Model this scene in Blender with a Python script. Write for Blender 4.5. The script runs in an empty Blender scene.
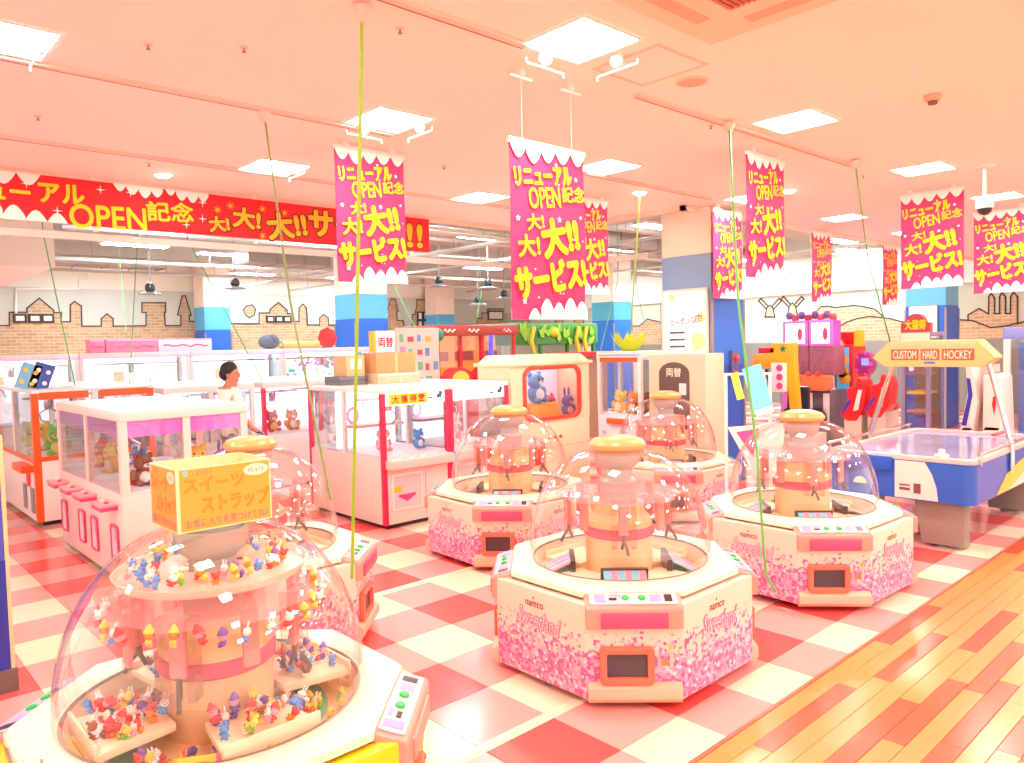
import bpy, bmesh, math, random
from mathutils import Vector, Matrix

PI = math.pi
rnd = random.Random(7)
scene = bpy.context.scene
col = scene.collection
R_ = math.radians

# ------------------------------------------------------------------ camera
F_PX, YAW, PITCH, ROLL = 763.02, 0.825128, -0.049773, -0.0238955
TILE = 0.45
CAM = Vector((-5.963075 * TILE, -9.014216 * TILE, 4.213756 * TILE))
_f = Vector((math.cos(YAW) * math.cos(PITCH), math.sin(YAW) * math.cos(PITCH), math.sin(PITCH)))
_r0 = Vector((math.sin(YAW), -math.cos(YAW), 0))
_u0 = _r0.cross(_f)
_r = math.cos(ROLL) * _r0 + math.sin(ROLL) * _u0
_u = -math.sin(ROLL) * _r0 + math.cos(ROLL) * _u0
cam_data = bpy.data.cameras.new('camera')
cam = bpy.data.objects.new('camera', cam_data)
col.objects.link(cam)
cam_data.sensor_width = 36.0
cam_data.lens = F_PX / 1024 * 36.0
cam_data.clip_start = 0.05
cam_data.clip_end = 200
cam.matrix_world = Matrix(((_r.x, _u.x, -_f.x, CAM.x), (_r.y, _u.y, -_f.y, CAM.y),
                           (_r.z, _u.z, -_f.z, CAM.z), (0, 0, 0, 1)))
scene.camera = cam

# ------------------------------------------------------------------ world and exposure
wd = bpy.data.worlds.new('world')
scene.world = wd
wd.use_nodes = True
bg = wd.node_tree.nodes['Background']
bg.inputs[0].default_value = (1.0, 0.91, 0.86, 1)
bg.inputs[1].default_value = 1.6
scene.view_settings.view_transform = 'Standard'
scene.view_settings.look = 'None'
scene.view_settings.exposure = 0.42
scene.view_settings.gamma = 1.0
scene.view_settings.use_curve_mapping = False
LIGHT_STRENGTH = 40.0
CEIL = 3.55


# ------------------------------------------------------------------ pixel -> world (a pixel gives a direction, the plane the distance)
def ray(u, v):
    return _r * ((u - 512) / F_PX) - _u * ((v - 381.5) / F_PX) + _f


def atx(u, v, x):
    d = ray(u, v)
    return CAM + d * ((x - CAM.x) / d.x)


def aty(u, v, y):
    d = ray(u, v)
    return CAM + d * ((y - CAM.y) / d.y)


def atz(u, v, z):
    d = ray(u, v)
    return CAM + d * ((z - CAM.z) / d.z)


def atd(u, v, dist):
    return CAM + ray(u, v) * dist


# ------------------------------------------------------------------ materials
def lin(c):
    def g(x):
        x /= 255.0
        return x / 12.92 if x <= 0.04045 else ((x + 0.055) / 1.055) ** 2.4
    return (g(c[0]), g(c[1]), g(c[2]), 1.0)


MATS = {}


def mat(name, c=(200, 200, 200), rough=0.45, metal=0.0, emit=0.0, spec=0.5, var=0.0, vscale=8.0, coat=0.0):
    if name in MATS:
        return MATS[name]
    m = bpy.data.materials.new(name)
    m.use_nodes = True
    nt = m.node_tree
    p = nt.nodes['Principled BSDF']
    p.inputs['Base Color'].default_value = lin(c)
    p.inputs['Roughness'].default_value = rough
    p.inputs['Metallic'].default_value = metal
    p.inputs['Specular IOR Level'].default_value = spec
    p.inputs['Coat Weight'].default_value = coat
    if emit:
        p.inputs['Emission Color'].default_value = lin(c)
        p.inputs['Emission Strength'].default_value = emit
    if var:
        tc = nt.nodes.new('ShaderNodeTexCoord')
        n = nt.nodes.new('ShaderNodeTexNoise')
        n.inputs['Scale'].default_value = vscale
        n.inputs['Detail'].default_value = 4
        mx = nt.nodes.new('ShaderNodeMix')
        mx.data_type = 'RGBA'
        a = lin(c)
        mx.inputs[6].default_value = tuple(a[i] * (1 - var) for i in range(3)) + (1,)
        mx.inputs[7].default_value = tuple(min(1, a[i] * (1 + var)) for i in range(3)) + (1,)
        nt.links.new(tc.outputs['Object'], n.inputs['Vector'])
        nt.links.new(n.outputs['Fac'], mx.inputs[0])
        nt.links.new(mx.outputs[2], p.inputs['Base Color'])
    MATS[name] = m
    return m


def glass(name, tint=(255, 255, 255), ior=1.35, rough=0.02, strength=1.0):
    if name in MATS:
        return MATS[name]
    m = bpy.data.materials.new(name)
    m.use_nodes = True
    nt = m.node_tree
    nt.nodes.clear()
    out = nt.nodes.new('ShaderNodeOutputMaterial')
    t = nt.nodes.new('ShaderNodeBsdfTransparent')
    t.inputs[0].default_value = lin(tint)
    g = nt.nodes.new('ShaderNodeBsdfGlossy')
    g.inputs['Roughness'].default_value = rough
    fr = nt.nodes.new('ShaderNodeLayerWeight')           # same on both sides of the thin sheet
    fr.inputs['Blend'].default_value = 0.5
    pw2 = nt.nodes.new('ShaderNodeMath')
    pw2.operation = 'POWER'
    pw2.inputs[1].default_value = 3.0
    mu = nt.nodes.new('ShaderNodeMath')
    mu.operation = 'MULTIPLY_ADD'
    mu.inputs[1].default_value = 0.75 * strength
    mu.inputs[2].default_value = 0.06
    nt.links.new(fr.outputs['Facing'], pw2.inputs[0])
    nt.links.new(pw2.outputs[0], mu.inputs[0])
    mx = nt.nodes.new('ShaderNodeMixShader')
    nt.links.new(mu.outputs[0], mx.inputs[0])
    nt.links.new(t.outputs[0], mx.inputs[1])
    nt.links.new(g.outputs[0], mx.inputs[2])
    nt.links.new(mx.outputs[0], out.inputs[0])
    MATS[name] = m
    return m


def translucent(name, c, alpha=0.5, rough=0.2):
    if name in MATS:
        return MATS[name]
    m = mat(name, c, rough)
    m.node_tree.nodes['Principled BSDF'].inputs['Alpha'].default_value = alpha
    return m


def confetti(name, base, lo, hi, cut, scale):
    """cream panel with a printed pink dot pattern growing denser towards the bottom"""
    m = bpy.data.materials.new(name)
    m.use_nodes = True
    nt = m.node_tree
    L = nt.links.new
    p = nt.nodes['Principled BSDF']
    p.inputs['Roughness'].default_value = 0.32
    tc = nt.nodes.new('ShaderNodeTexCoord')
    vo = nt.nodes.new('ShaderNodeTexVoronoi')
    vo.inputs['Scale'].default_value = scale
    vo.inputs['Randomness'].default_value = 0.85
    L(tc.outputs['Object'], vo.inputs['Vector'])
    sep = nt.nodes.new('ShaderNodeSeparateColor')
    L(vo.outputs['Color'], sep.inputs[0])
    ramp = nt.nodes.new('ShaderNodeValToRGB')
    ramp.color_ramp.interpolation = 'CONSTANT'
    e = ramp.color_ramp.elements
    e[0].position = 0
    e[0].color = lin(lo)
    e[1].position = 0.3
    e[1].color = lin(hi)
    for pos, c in ((0.55, (255, 176, 196)), (0.75, (250, 120, 165)), (0.9, (255, 215, 222))):
        x = e.new(pos)
        x.color = lin(c)
    L(sep.outputs[0], ramp.inputs[0])
    sz = nt.nodes.new('ShaderNodeSeparateXYZ')
    L(tc.outputs['Object'], sz.inputs[0])
    # density mask per cell: cell random*0.16 + z < cut
    ma = nt.nodes.new('ShaderNodeMath')
    ma.operation = 'MULTIPLY_ADD'
    ma.inputs[1].default_value = 0.22
    L(sep.outputs[1], ma.inputs[0])
    L(sz.outputs[2], ma.inputs[2])
    lt = nt.nodes.new('ShaderNodeMath')
    lt.operation = 'LESS_THAN'
    lt.inputs[1].default_value = cut
    L(ma.outputs[0], lt.inputs[0])
    dl = nt.nodes.new('ShaderNodeMath')
    dl.operation = 'LESS_THAN'
    dl.inputs[1].default_value = 1.4
    L(vo.outputs['Distance'], dl.inputs[0])
    an = nt.nodes.new('ShaderNodeMath')
    an.operation = 'MULTIPLY'
    L(lt.outputs[0], an.inputs[0])
    L(dl.outputs[0], an.inputs[1])
    mx = nt.nodes.new('ShaderNodeMix')
    mx.data_type = 'RGBA'
    mx.inputs[6].default_value = lin(base)
    L(an.outputs[0], mx.inputs[0])
    L(ramp.outputs[0], mx.inputs[7])
    L(mx.outputs[2], p.inputs['Base Color'])
    MATS[name] = m
    return m


def balloons(name):
    """yellow panel printed with big red, green and orange balls"""
    m = bpy.data.materials.new(name)
    m.use_nodes = True
    nt = m.node_tree
    L = nt.links.new
    p = nt.nodes['Principled BSDF']
    p.inputs['Roughness'].default_value = 0.3
    tc = nt.nodes.new('ShaderNodeTexCoord')
    vo = nt.nodes.new('ShaderNodeTexVoronoi')
    vo.inputs['Scale'].default_value = 6.5
    vo.inputs['Randomness'].default_value = 0.55
    L(tc.outputs['Object'], vo.inputs['Vector'])
    sep = nt.nodes.new('ShaderNodeSeparateColor')
    L(vo.outputs['Color'], sep.inputs[0])
    ramp = nt.nodes.new('ShaderNodeValToRGB')
    ramp.color_ramp.interpolation = 'CONSTANT'
    e = ramp.color_ramp.elements
    e[0].color = lin((225, 60, 40))
    e[1].position = 0.45
    e[1].color = lin((90, 160, 70))
    x = e.new(0.75)
    x.color = lin((240, 130, 40))
    L(sep.outputs[0], ramp.inputs[0])
    lt = nt.nodes.new('ShaderNodeMath')
    lt.operation = 'LESS_THAN'
    lt.inputs[1].default_value = 0.4
    L(vo.outputs['Distance'], lt.inputs[0])
    mx = nt.nodes.new('ShaderNodeMix')
    mx.data_type = 'RGBA'
    mx.inputs[6].default_value = lin((235, 205, 30))
    L(lt.outputs[0], mx.inputs[0])
    L(ramp.outputs[0], mx.inputs[7])
    L(mx.outputs[2], p.inputs['Base Color'])
    MATS[name] = m
    return m


def bricks(name):
    m = bpy.data.materials.new(name)
    m.use_nodes = True
    nt = m.node_tree
    L = nt.links.new
    p = nt.nodes['Principled BSDF']
    p.inputs['Roughness'].default_value = 0.8
    tc = nt.nodes.new('ShaderNodeTexCoord')
    br = nt.nodes.new('ShaderNodeTexBrick')
    br.inputs['Scale'].default_value = 1.0
    br.inputs['Brick Width'].default_value = 0.24
    br.inputs['Row Height'].default_value = 0.085
    br.inputs['Mortar Size'].default_value = 0.008
    br.inputs['Color1'].default_value = lin((204, 174, 130))
    br.inputs['Color2'].default_value = lin((188, 150, 110))
    br.inputs['Mortar'].default_value = lin((216, 198, 162))
    L(tc.outputs['Object'], br.inputs['Vector'])
    L(br.outputs['Color'], p.inputs['Base Color'])
    MATS[name] = m
    return m


def wood(name, c):
    m = bpy.data.materials.new(name)
    m.use_nodes = True
    nt = m.node_tree
    L = nt.links.new
    p = nt.nodes['Principled BSDF']
    p.inputs['Roughness'].default_value = 0.2
    tc = nt.nodes.new('ShaderNodeTexCoord')
    mp = nt.nodes.new('ShaderNodeMapping')
    mp.inputs['Scale'].default_value = (1.2, 22, 1)
    oi = nt.nodes.new('ShaderNodeObjectInfo')
    L(tc.outputs['Object'], mp.inputs[0])
    L(oi.outputs['Random'], mp.inputs['Location'])
    n = nt.nodes.new('ShaderNodeTexNoise')
    n.inputs['Scale'].default_value = 3
    n.inputs['Detail'].default_value = 6
    L(mp.outputs[0], n.inputs['Vector'])
    mx = nt.nodes.new('ShaderNodeMix')
    mx.data_type = 'RGBA'
    a = lin(c)
    mx.inputs[6].default_value = tuple(x * 0.82 for x in a[:3]) + (1,)
    mx.inputs[7].default_value = tuple(min(1, x * 1.15) for x in a[:3]) + (1,)
    L(n.outputs['Fac'], mx.inputs[0])
    hs = nt.nodes.new('ShaderNodeHueSaturation')
    mr = nt.nodes.new('ShaderNodeMapRange')
    mr.inputs[3].default_value = 0.95
    mr.inputs[4].default_value = 1.04
    L(oi.outputs['Random'], mr.inputs[0])
    L(mr.outputs[0], hs.inputs['Value'])
    L(mx.outputs[2], hs.inputs['Color'])
    L(hs.outputs[0], p.inputs['Base Color'])
    MATS[name] = m
    return m


WHITE = mat('white_paint', (240, 226, 218), 0.35)
CREAM = mat('cream_plastic', (246, 232, 205), 0.3)
DARK = mat('dark_plastic', (45, 42, 46), 0.3)
GREY = mat('grey_metal', (150, 145, 142), 0.35, 0.3)
CHROME = mat('chrome', (215, 210, 208), 0.15, 1.0)
RED = mat('red_plastic', (225, 35, 40), 0.3)
ORANGE = mat('orange_red_plastic', (250, 92, 30), 0.3)
PINK = mat('pink_plastic', (250, 165, 165), 0.3)
SALMON = mat('salmon_plastic', (248, 150, 135), 0.28)
HOTPINK = mat('hot_pink_plastic', (238, 80, 120), 0.3)
FLAT = None
YELLOW = mat('yellow_plastic', (250, 200, 40), 0.4)
GREEN = mat('green_button', (40, 190, 100), 0.3)
BLUE = mat('blue_paint', (40, 105, 205), 0.35)
LBLUE = mat('light_blue_paint', (95, 185, 225), 0.4)
GOLD = mat('gold_plastic', (236, 208, 156), 0.28, 0.1)
GLASS = glass('acrylic', (252, 250, 250), 1.38, 0.02, 1.0)
PANE = glass('window_glass', (248, 250, 252), 1.35, 0.02, 0.8)
LAMP = mat('lamp_diffuser', (255, 247, 240), 0.5, emit=LIGHT_STRENGTH)
TUBE = mat('cabinet_lamp', (255, 244, 250), 0.5, emit=5.0)


# ------------------------------------------------------------------ mesh building
class MB:
    def __init__(s, M=None):
        s.v, s.f, s.m = [], [], []
        s.M = M or Matrix.Identity(4)

    def add(s, vs, fs, mi=0):
        n = len(s.v)
        s.v += [tuple(s.M @ Vector(p)) for p in vs]
        s.f += [tuple(i + n for i in f) for f in fs]
        s.m += [mi] * len(fs)
        return s

    def box(s, x0, x1, y0, y1, z0, z1, mi=0):
        return s.add([(x0, y0, z0), (x1, y0, z0), (x1, y1, z0), (x0, y1, z0),
                      (x0, y0, z1), (x1, y0, z1), (x1, y1, z1), (x0, y1, z1)],
                     [(3, 2, 1, 0), (4, 5, 6, 7), (0, 1, 5, 4), (1, 2, 6, 5), (2, 3, 7, 6), (3, 0, 4, 7)], mi)

    def prism(s, pts, z0, z1, mi=0, top=None):
        n = len(pts)
        top = top or pts
        vs = [(p[0], p[1], z0) for p in pts] + [(p[0], p[1], z1) for p in top]
        fs = [tuple(range(n - 1, -1, -1)), tuple(range(n, 2 * n))]
        fs += [(i, (i + 1) % n, n + (i + 1) % n, n + i) for i in range(n)]
        return s.add(vs, fs, mi)

    def lathe(s, prof, n=32, mi=0, cx=0, cy=0, closed=False):
        vs = []
        for r, z in prof:
            for k in range(n):
                a = 2 * PI * k / n
                vs.append((cx + r * math.cos(a), cy + r * math.sin(a), z))
        fs = []
        m = len(prof)
        for j in range(m - 1 + (1 if closed else 0)):
            j2 = (j + 1) % m
            for k in range(n):
                k2 = (k + 1) % n
                fs.append((j * n + k, j * n + k2, j2 * n + k2, j2 * n + k))
        if not closed:
            if prof[0][0] > 1e-4:
                fs.append(tuple(range(n - 1, -1, -1)))
            if prof[-1][0] > 1e-4:
                fs.append(tuple(range((m - 1) * n, m * n)))
        return s.add(vs, fs, mi)

    def shell(s, prof, n=48, mi=0):
        """open surface of revolution without caps"""
        vs = []
        for r, z in prof:
            for k in range(n):
                a = 2 * PI * k / n
                vs.append((r * math.cos(a), r * math.sin(a), z))
        fs = [(j * n + k, j * n + (k + 1) % n, (j + 1) * n + (k + 1) % n, (j + 1) * n + k)
              for j in range(len(prof) - 1) for k in range(n)]
        return s.add(vs, fs, mi)

    def ball(s, c, r, n=10, mi=0):
        if not hasattr(r, '__len__'):
            r = (r, r, r)
        m = max(4, n // 2)
        vs = [(c[0], c[1], c[2] - r[2])]
        for j in range(1, m):
            t = -PI / 2 + PI * j / m
            for k in range(n):
                a = 2 * PI * k / n
                vs.append((c[0] + r[0] * math.cos(t) * math.cos(a), c[1] + r[1] * math.cos(t) * math.sin(a),
                           c[2] + r[2] * math.sin(t)))
        vs.append((c[0], c[1], c[2] + r[2]))
        fs = [(0, 1 + (k + 1) % n, 1 + k) for k in range(n)]
        for j in range(m - 2):
            b = 1 + j * n
            fs += [(b + k, b + (k + 1) % n, b + n + (k + 1) % n, b + n + k) for k in range(n)]
        b = 1 + (m - 2) * n
        fs += [(b + k, b + (k + 1) % n, len(vs) - 1) for k in range(n)]
        return s.add(vs, fs, mi)

    def tube(s, path, r, n=8, mi=0):
        P = [Vector(p) for p in path]
        rr = r if hasattr(r, '__len__') else [r] * len(P)
        vs, fs = [], []
        up = None
        for i, p in enumerate(P):
            t = (P[min(i + 1, len(P) - 1)] - P[max(i - 1, 0)]).normalized()
            if up is None:
                up = Vector((0, 0, 1)) if abs(t.z) < 0.9 else Vector((1, 0, 0))
            a = (up - t * up.dot(t)).normalized()
            up = a
            b = t.cross(a)
            for k in range(n):
                w = 2 * PI * k / n
                vs.append(p + (a * math.cos(w) + b * math.sin(w)) * rr[i])
        for i in range(len(P) - 1):
            fs += [(i * n + k, i * n + (k + 1) % n, (i + 1) * n + (k + 1) % n, (i + 1) * n + k) for k in range(n)]
        fs += [tuple(range(n - 1, -1, -1)), tuple(range((len(P) - 1) * n, len(P) * n))]
        return s.add(vs, fs, mi)

    def mesh(s, name, mats, bevel=0.0, smooth=True, seg=2, angle=35):
        me = bpy.data.meshes.new(name)
        me.from_pydata(s.v, [], s.f)
        for m in (mats if isinstance(mats, (list, tuple)) else [mats]):
            me.materials.append(m)
        me.polygons.foreach_set('material_index', s.m)
        bm = bmesh.new()
        bm.from_mesh(me)
        bmesh.ops.recalc_face_normals(bm, faces=bm.faces)
        if bevel:
            es = [e for e in bm.edges if len(e.link_faces) == 2 and e.calc_face_angle(0) > R_(25)]
            bmesh.ops.bevel(bm, geom=es, offset=bevel, segments=seg, affect='EDGES', profile=0.6, clamp_overlap=True)
        bm.to_mesh(me)
        bm.free()
        if smooth:
            me.shade_smooth()
            me.set_sharp_from_angle(angle=R_(angle))
        me.update()
        return me

    def build(s, name, mats, parent=None, **kw):
        return link(name, s.mesh(name, mats, **kw), parent)


def link(name, me, parent=None):
    o = bpy.data.objects.new(name, me)
    col.objects.link(o)
    if parent is not None:
        o.parent = parent
    return o


def tag(o, label=None, cat=None, group=None, kind=None):
    if label:
        o['label'] = label
    if cat:
        o['category'] = cat
    if group:
        o['group'] = group
    if kind:
        o['kind'] = kind
    return o


def thing(name, label, cat, loc=(0, 0, 0), rz=0.0, group=None):
    o = bpy.data.objects.new(name, None)
    o.empty_display_size = 0.1
    col.objects.link(o)
    o.location = loc
    o.rotation_euler = (0, 0, rz)
    return tag(o, label, cat, group)


def dup(root, loc=None, rz=None, label=None, group=None):
    def rec(o, par):
        c = o.copy()
        col.objects.link(c)
        c.parent = par
        for ch in list(o.children):
            rec(ch, c)
        return c
    c = rec(root, None)
    if loc is not None:
        c.location = loc
    if rz is not None:
        c.rotation_euler = (0, 0, rz)
    if label:
        c['label'] = label
    if group:
        c['group'] = group
    return c


def plane(o, xd, yd):
    """matrix of a drawing plane: local x right, y up, z out of the face"""
    x, y = Vector(xd).normalized(), Vector(yd).normalized()
    z = x.cross(y)
    o = Vector(o)
    return Matrix(((x.x, y.x, z.x, o.x), (x.y, y.y, z.y, o.y), (x.z, y.z, z.z, o.z), (0, 0, 0, 1)))


_txt = {}


def textmesh(body, bold=0.0, shear=0.0):
    k = (body, bold, shear)
    if k not in _txt:
        cu = bpy.data.curves.new('lettering', 'FONT')
        cu.body = body
        cu.size = 1.0
        cu.offset = bold
        cu.shear = shear
        cu.resolution_u = 4
        o = bpy.data.objects.new('lettering', cu)
        col.objects.link(o)
        bpy.context.view_layer.update()
        me = bpy.data.meshes.new_from_object(o.evaluated_get(bpy.context.evaluated_depsgraph_get()))
        bpy.data.objects.remove(o)
        bpy.data.curves.remove(cu)
        xs = [v.co.x for v in me.vertices]
        ys = [v.co.y for v in me.vertices]
        _txt[k] = ([tuple(v.co) for v in me.vertices], [tuple(p.vertices) for p in me.polygons],
                   (min(xs), min(ys), max(xs), max(ys)))
        bpy.data.meshes.remove(me)
    return _txt[k]


def letter(mb, body, x0, y0, x1, y1, rot=0.0, z=0.001, mi=0, bold=0.0, shear=0.0):
    """flat lettering fitted into a box of the drawing plane; bold strokes come from shifted copies of the glyphs"""
    vs, fs, (a, b, c, d) = textmesh(body, 0.0, shear)
    cx, cy = (x0 + x1) / 2, (y0 + y1) / 2
    e = bold * 0.72 * (y1 - y0)
    sx, sy = (x1 - x0 - 2 * e) / (c - a), (y1 - y0 - 2 * e) / (d - b)
    ca, sa = math.cos(rot), math.sin(rot)
    shifts = [(0, 0)]
    if bold:
        shifts += [(e * math.cos(PI * k / 4), e * math.sin(PI * k / 4)) for k in range(8)]
        if bold > 0.04:
            shifts += [(e * 0.5 * math.cos(PI * k / 2), e * 0.5 * math.sin(PI * k / 2)) for k in range(4)]
    for n_, (ox, oy) in enumerate(shifts):
        out = []
        for p in vs:
            x, y = (p[0] - (a + c) / 2) * sx + ox, (p[1] - (b + d) / 2) * sy + oy
            out.append((cx + x * ca - y * sa, cy + x * sa + y * ca, z + 0.00002 * n_))
        mb.add(out, fs, mi)
    return mb


def scribble(mb, x0, y0, x1, y1, z=0.001, mi=0):
    """illegible small print: a row of short pen strokes filling the box"""
    h = y1 - y0
    n = max(3, int((x1 - x0) / (h * 0.8)))
    w = (x1 - x0) / n
    rr = random.Random(int(x0 * 1000) + n)
    t_ = h * 0.13
    for i in range(n):
        cx = x0 + i * w
        q = [(cx + w * rr.uniform(0.05, 0.3), y0 + h * rr.uniform(0.5, 1)), (cx + w * rr.uniform(0.5, 0.85), y0 + h * rr.uniform(0.6, 1)),
             (cx + w * rr.uniform(0.1, 0.4), y0 + h * rr.uniform(0, 0.3)), (cx + w * rr.uniform(0.6, 0.9), y0 + h * rr.uniform(0, 0.4))]
        for (ax, ay), (bx_, by_) in zip(q, q[1:]):
            d = Vector((bx_ - ax, by_ - ay)).normalized()
            nx, ny = -d.y * t_ / 2, d.x * t_ / 2
            mb.add([(ax + nx, ay + ny, z), (ax - nx, ay - ny, z), (bx_ - nx, by_ - ny, z), (bx_ + nx, by_ + ny, z)], [(0, 1, 2, 3)], mi)
    return mb


def lettering(parent, M, mat_, *items, name='lettering'):
    mb = MB(M)
    for it in items:
        letter(mb, *it[:5], **(it[5] if len(it) > 5 else {}))
    return mb.build(name, mat_, parent, smooth=False)


def circle(cx, cy, r, n=16, ry=None):
    ry = ry or r
    return [(cx + r * math.cos(2 * PI * k / n), cy + ry * math.sin(2 * PI * k / n)) for k in range(n)]


def rrect(x0, y0, x1, y1, r, n=5):
    pts = []
    for cx, cy, a in ((x1 - r, y0 + r, -PI / 2), (x1 - r, y1 - r, 0), (x0 + r, y1 - r, PI / 2), (x0 + r, y0 + r, PI)):
        for k in range(n + 1):
            w = a + PI / 2 * k / n
            pts.append((cx + r * math.cos(w), cy + r * math.sin(w)))
    return pts


def frame_ring(mb, outer, inner, z0, z1, mi=0):
    """closed ring between two outlines with the same number of points"""
    n = len(outer)
    vs = [(p[0], p[1], z) for z in (z0, z1) for o in (outer, inner) for p in o]
    fs = []
    for i in range(n):
        j = (i + 1) % n
        fs += [(2 * n + i, 2 * n + j, 3 * n + j, 3 * n + i), (j, i, n + i, n + j),
               (i, j, 2 * n + j, 2 * n + i), (n + j, n + i, 3 * n + i, 3 * n + j)]
    return mb.add(vs, fs, mi)


def star(cx, cy, r, r2=None, n=5):
    r2 = r2 or r * 0.45
    return [(cx + (r if k % 2 == 0 else r2) * math.sin(PI * k / n), cy + (r if k % 2 == 0 else r2) * math.cos(PI * k / n))
            for k in range(2 * n)]


# ================================================================== STRUCTURE
# floor: a slab carrying vinyl tiles and, along the aisle, wooden planks
floor = MB().box(-9, 24, -9, 24, -0.12, -0.012).build('floor', mat('floor_screed', (215, 150, 135), 0.6), smooth=False)
tag(floor, kind='structure')
S1 = 0.0782
BEDGE = 4.705                                          # tile rows end here (in tiles)
tmats = {'c': mat('cream_tile', (240, 224, 192), 0.16, var=0.03, vscale=3),
         'p': mat('pink_tile', (240, 158, 152), 0.16, var=0.03, vscale=3),
         'r': mat('red_tile', (240, 88, 84), 0.16, var=0.04, vscale=3)}


def tile_geo(mb, x0, x1, y0, y1, mi=0):
    e, c = 0.0012, 0.003
    vs = [(x0 + e, y0 + e, -0.012), (x1 - e, y0 + e, -0.012), (x1 - e, y1 - e, -0.012), (x0 + e, y1 - e, -0.012),
          (x0 + e, y0 + e, -0.002), (x1 - e, y0 + e, -0.002), (x1 - e, y1 - e, -0.002), (x0 + e, y1 - e, -0.002),
          (x0 + c, y0 + c, 0), (x1 - c, y0 + c, 0), (x1 - c, y1 - c, 0), (x0 + c, y1 - c, 0)]
    fs = [(8, 9, 10, 11)] + [(i, (i + 1) % 4, 4 + (i + 1) % 4, 4 + i) for i in range(4)] + \
         [(4 + i, 4 + (i + 1) % 4, 8 + (i + 1) % 4, 8 + i) for i in range(4)]
    mb.add(vs, fs, mi)


def visible(x, y, z=0.0, m=60):
    d = Vector((x, y, z)) - CAM
    w = d.dot(_f)
    if w < 0.4:
        return None
    u, v = 512 + F_PX * d.dot(_r) / w, 381.5 - F_PX * d.dot(_u) / w
    return w if -m < u < 1024 + m and -m < v < 763 + m else None


tmesh = {}
for kx in 'cpr':
    for edge in (0, 1):
        mb = MB()
        h = (BEDGE - S1 - 4) * TILE if edge else TILE
        tile_geo(mb, 0, TILE, 0, h)
        tmesh[kx, edge] = mb.mesh('tile', tmats[kx], smooth=False)
cells = []
for a in range(-14, 50):
    for b in range(-50, 5):
        kx = 'c' if a % 2 == 0 and b % 2 == 0 else ('r' if a % 2 and b % 2 else 'p')
        edge = 1 if b == 4 else 0
        y1 = -(b + (S1 if b >= 3 else 0)) * TILE
        h = (BEDGE - S1 - 4) * TILE if edge else TILE
        w = visible((a + 0.5) * TILE, y1 - h / 2)
        cells.append((w if w else 999, a * TILE, y1 - h, kx, edge, h))
cells.sort(key=lambda c: c[0])
rest = MB()
for i, (w, x, y, kx, edge, h) in enumerate(cells):
    if i < 300 and w < 900:
        o = link('tile', tmesh[kx, edge], floor)
        o.location = (x, y, 0)
    else:
        tile_geo(rest, x, x + TILE, y, y + h, 'cpr'.index(kx))
o = rest.build('tile_field', [tmats['c'], tmats['p'], tmats['r']], floor, smooth=False)
tag(o, kind='stuff')
# planks
YP = -BEDGE * TILE
wl, wdk = wood('amber_plank', (236, 144, 78)), wood('brown_plank', (196, 88, 56))
pm = {}
for L_ in (0.9, 0.45):
    for k, m in (('l', wl), ('d', wdk)):
        mb = MB()
        tile_geo(mb, 0, L_, 0, 0.1)
        pm[L_, k] = mb.mesh('plank', m, smooth=False)
dark = {1: [0.47], 2: [1.58], 4: [2.32, 0.5], 5: [0.94], 6: [1.76], 0: [2.1], 7: [0.2], 9: [1.2, 3.0], 10: [0.3], 12: [1.9]}
npl = 0
for r in range(0, 22):
    y = YP - 0.022 - 0.1 * (r + 1)
    start = (dark[r][0] if r in dark else rnd.uniform(0, 0.9)) - 0.9 * 8
    for k in range(20):
        x = start + 0.9 * k
        if not visible(x + 0.45, y + 0.05, 0, 220):
            continue
        isd = (r in dark and any(abs(x - d) < 0.25 for d in dark[r])) or (rnd.random() < (0.17 if x > 2.6 or r > 6 else 0.04))
        o = link('plank', pm[0.9, 'd' if isd else 'l'], floor)
        o.location = (x, y, 0)
        npl += 1
mbp = MB()
mbp.box(-9, 24, -9, YP - 0.022 - 2.2, -0.012, 0)
mbp.box(9.9, 24, YP - 0.022 - 2.2, YP - 0.022, -0.012, 0)
mbp.box(-9, -1.8, YP - 0.022 - 2.2, YP - 0.022, -0.012, -0.001)
tag(mbp.build('plank_field', wl, floor, smooth=False), kind='stuff')
MB().box(-9, 24, YP - 0.022, YP, -0.012, 0.003).build('edging_strip', mat('brown_edging', (190, 110, 85), 0.3), floor, smooth=False)

# cable covers lying on the tiles
for yy, xa, xb, lab in ((-3.04 * TILE, -2.6, 0.35, 'flat beige cable cover on checked floor beside yellow dome game'),
                        (1.98 * TILE, -0.2, 1.5, 'flat beige cable cover on checked floor leading to crane cabinets')):
    pr = [(-0.035, 0), (0.035, 0), (0.02, 0.011), (-0.02, 0.011)]
    mb = MB()
    n = len(pr)
    vs = [(xa, yy + p[0], p[1]) for p in pr] + [(xb, yy + p[0], p[1]) for p in pr]
    mb.add(vs, [(0, 1, 2, 3), (7, 6, 5, 4)] + [(i, 4 + i, 4 + (i + 1) % 4, (i + 1) % 4) for i in range(4)])
    tag(mb.build('cable_cover', mat('cable_cover', (232, 215, 185), 0.4), smooth=False), lab, 'cable cover')

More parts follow.
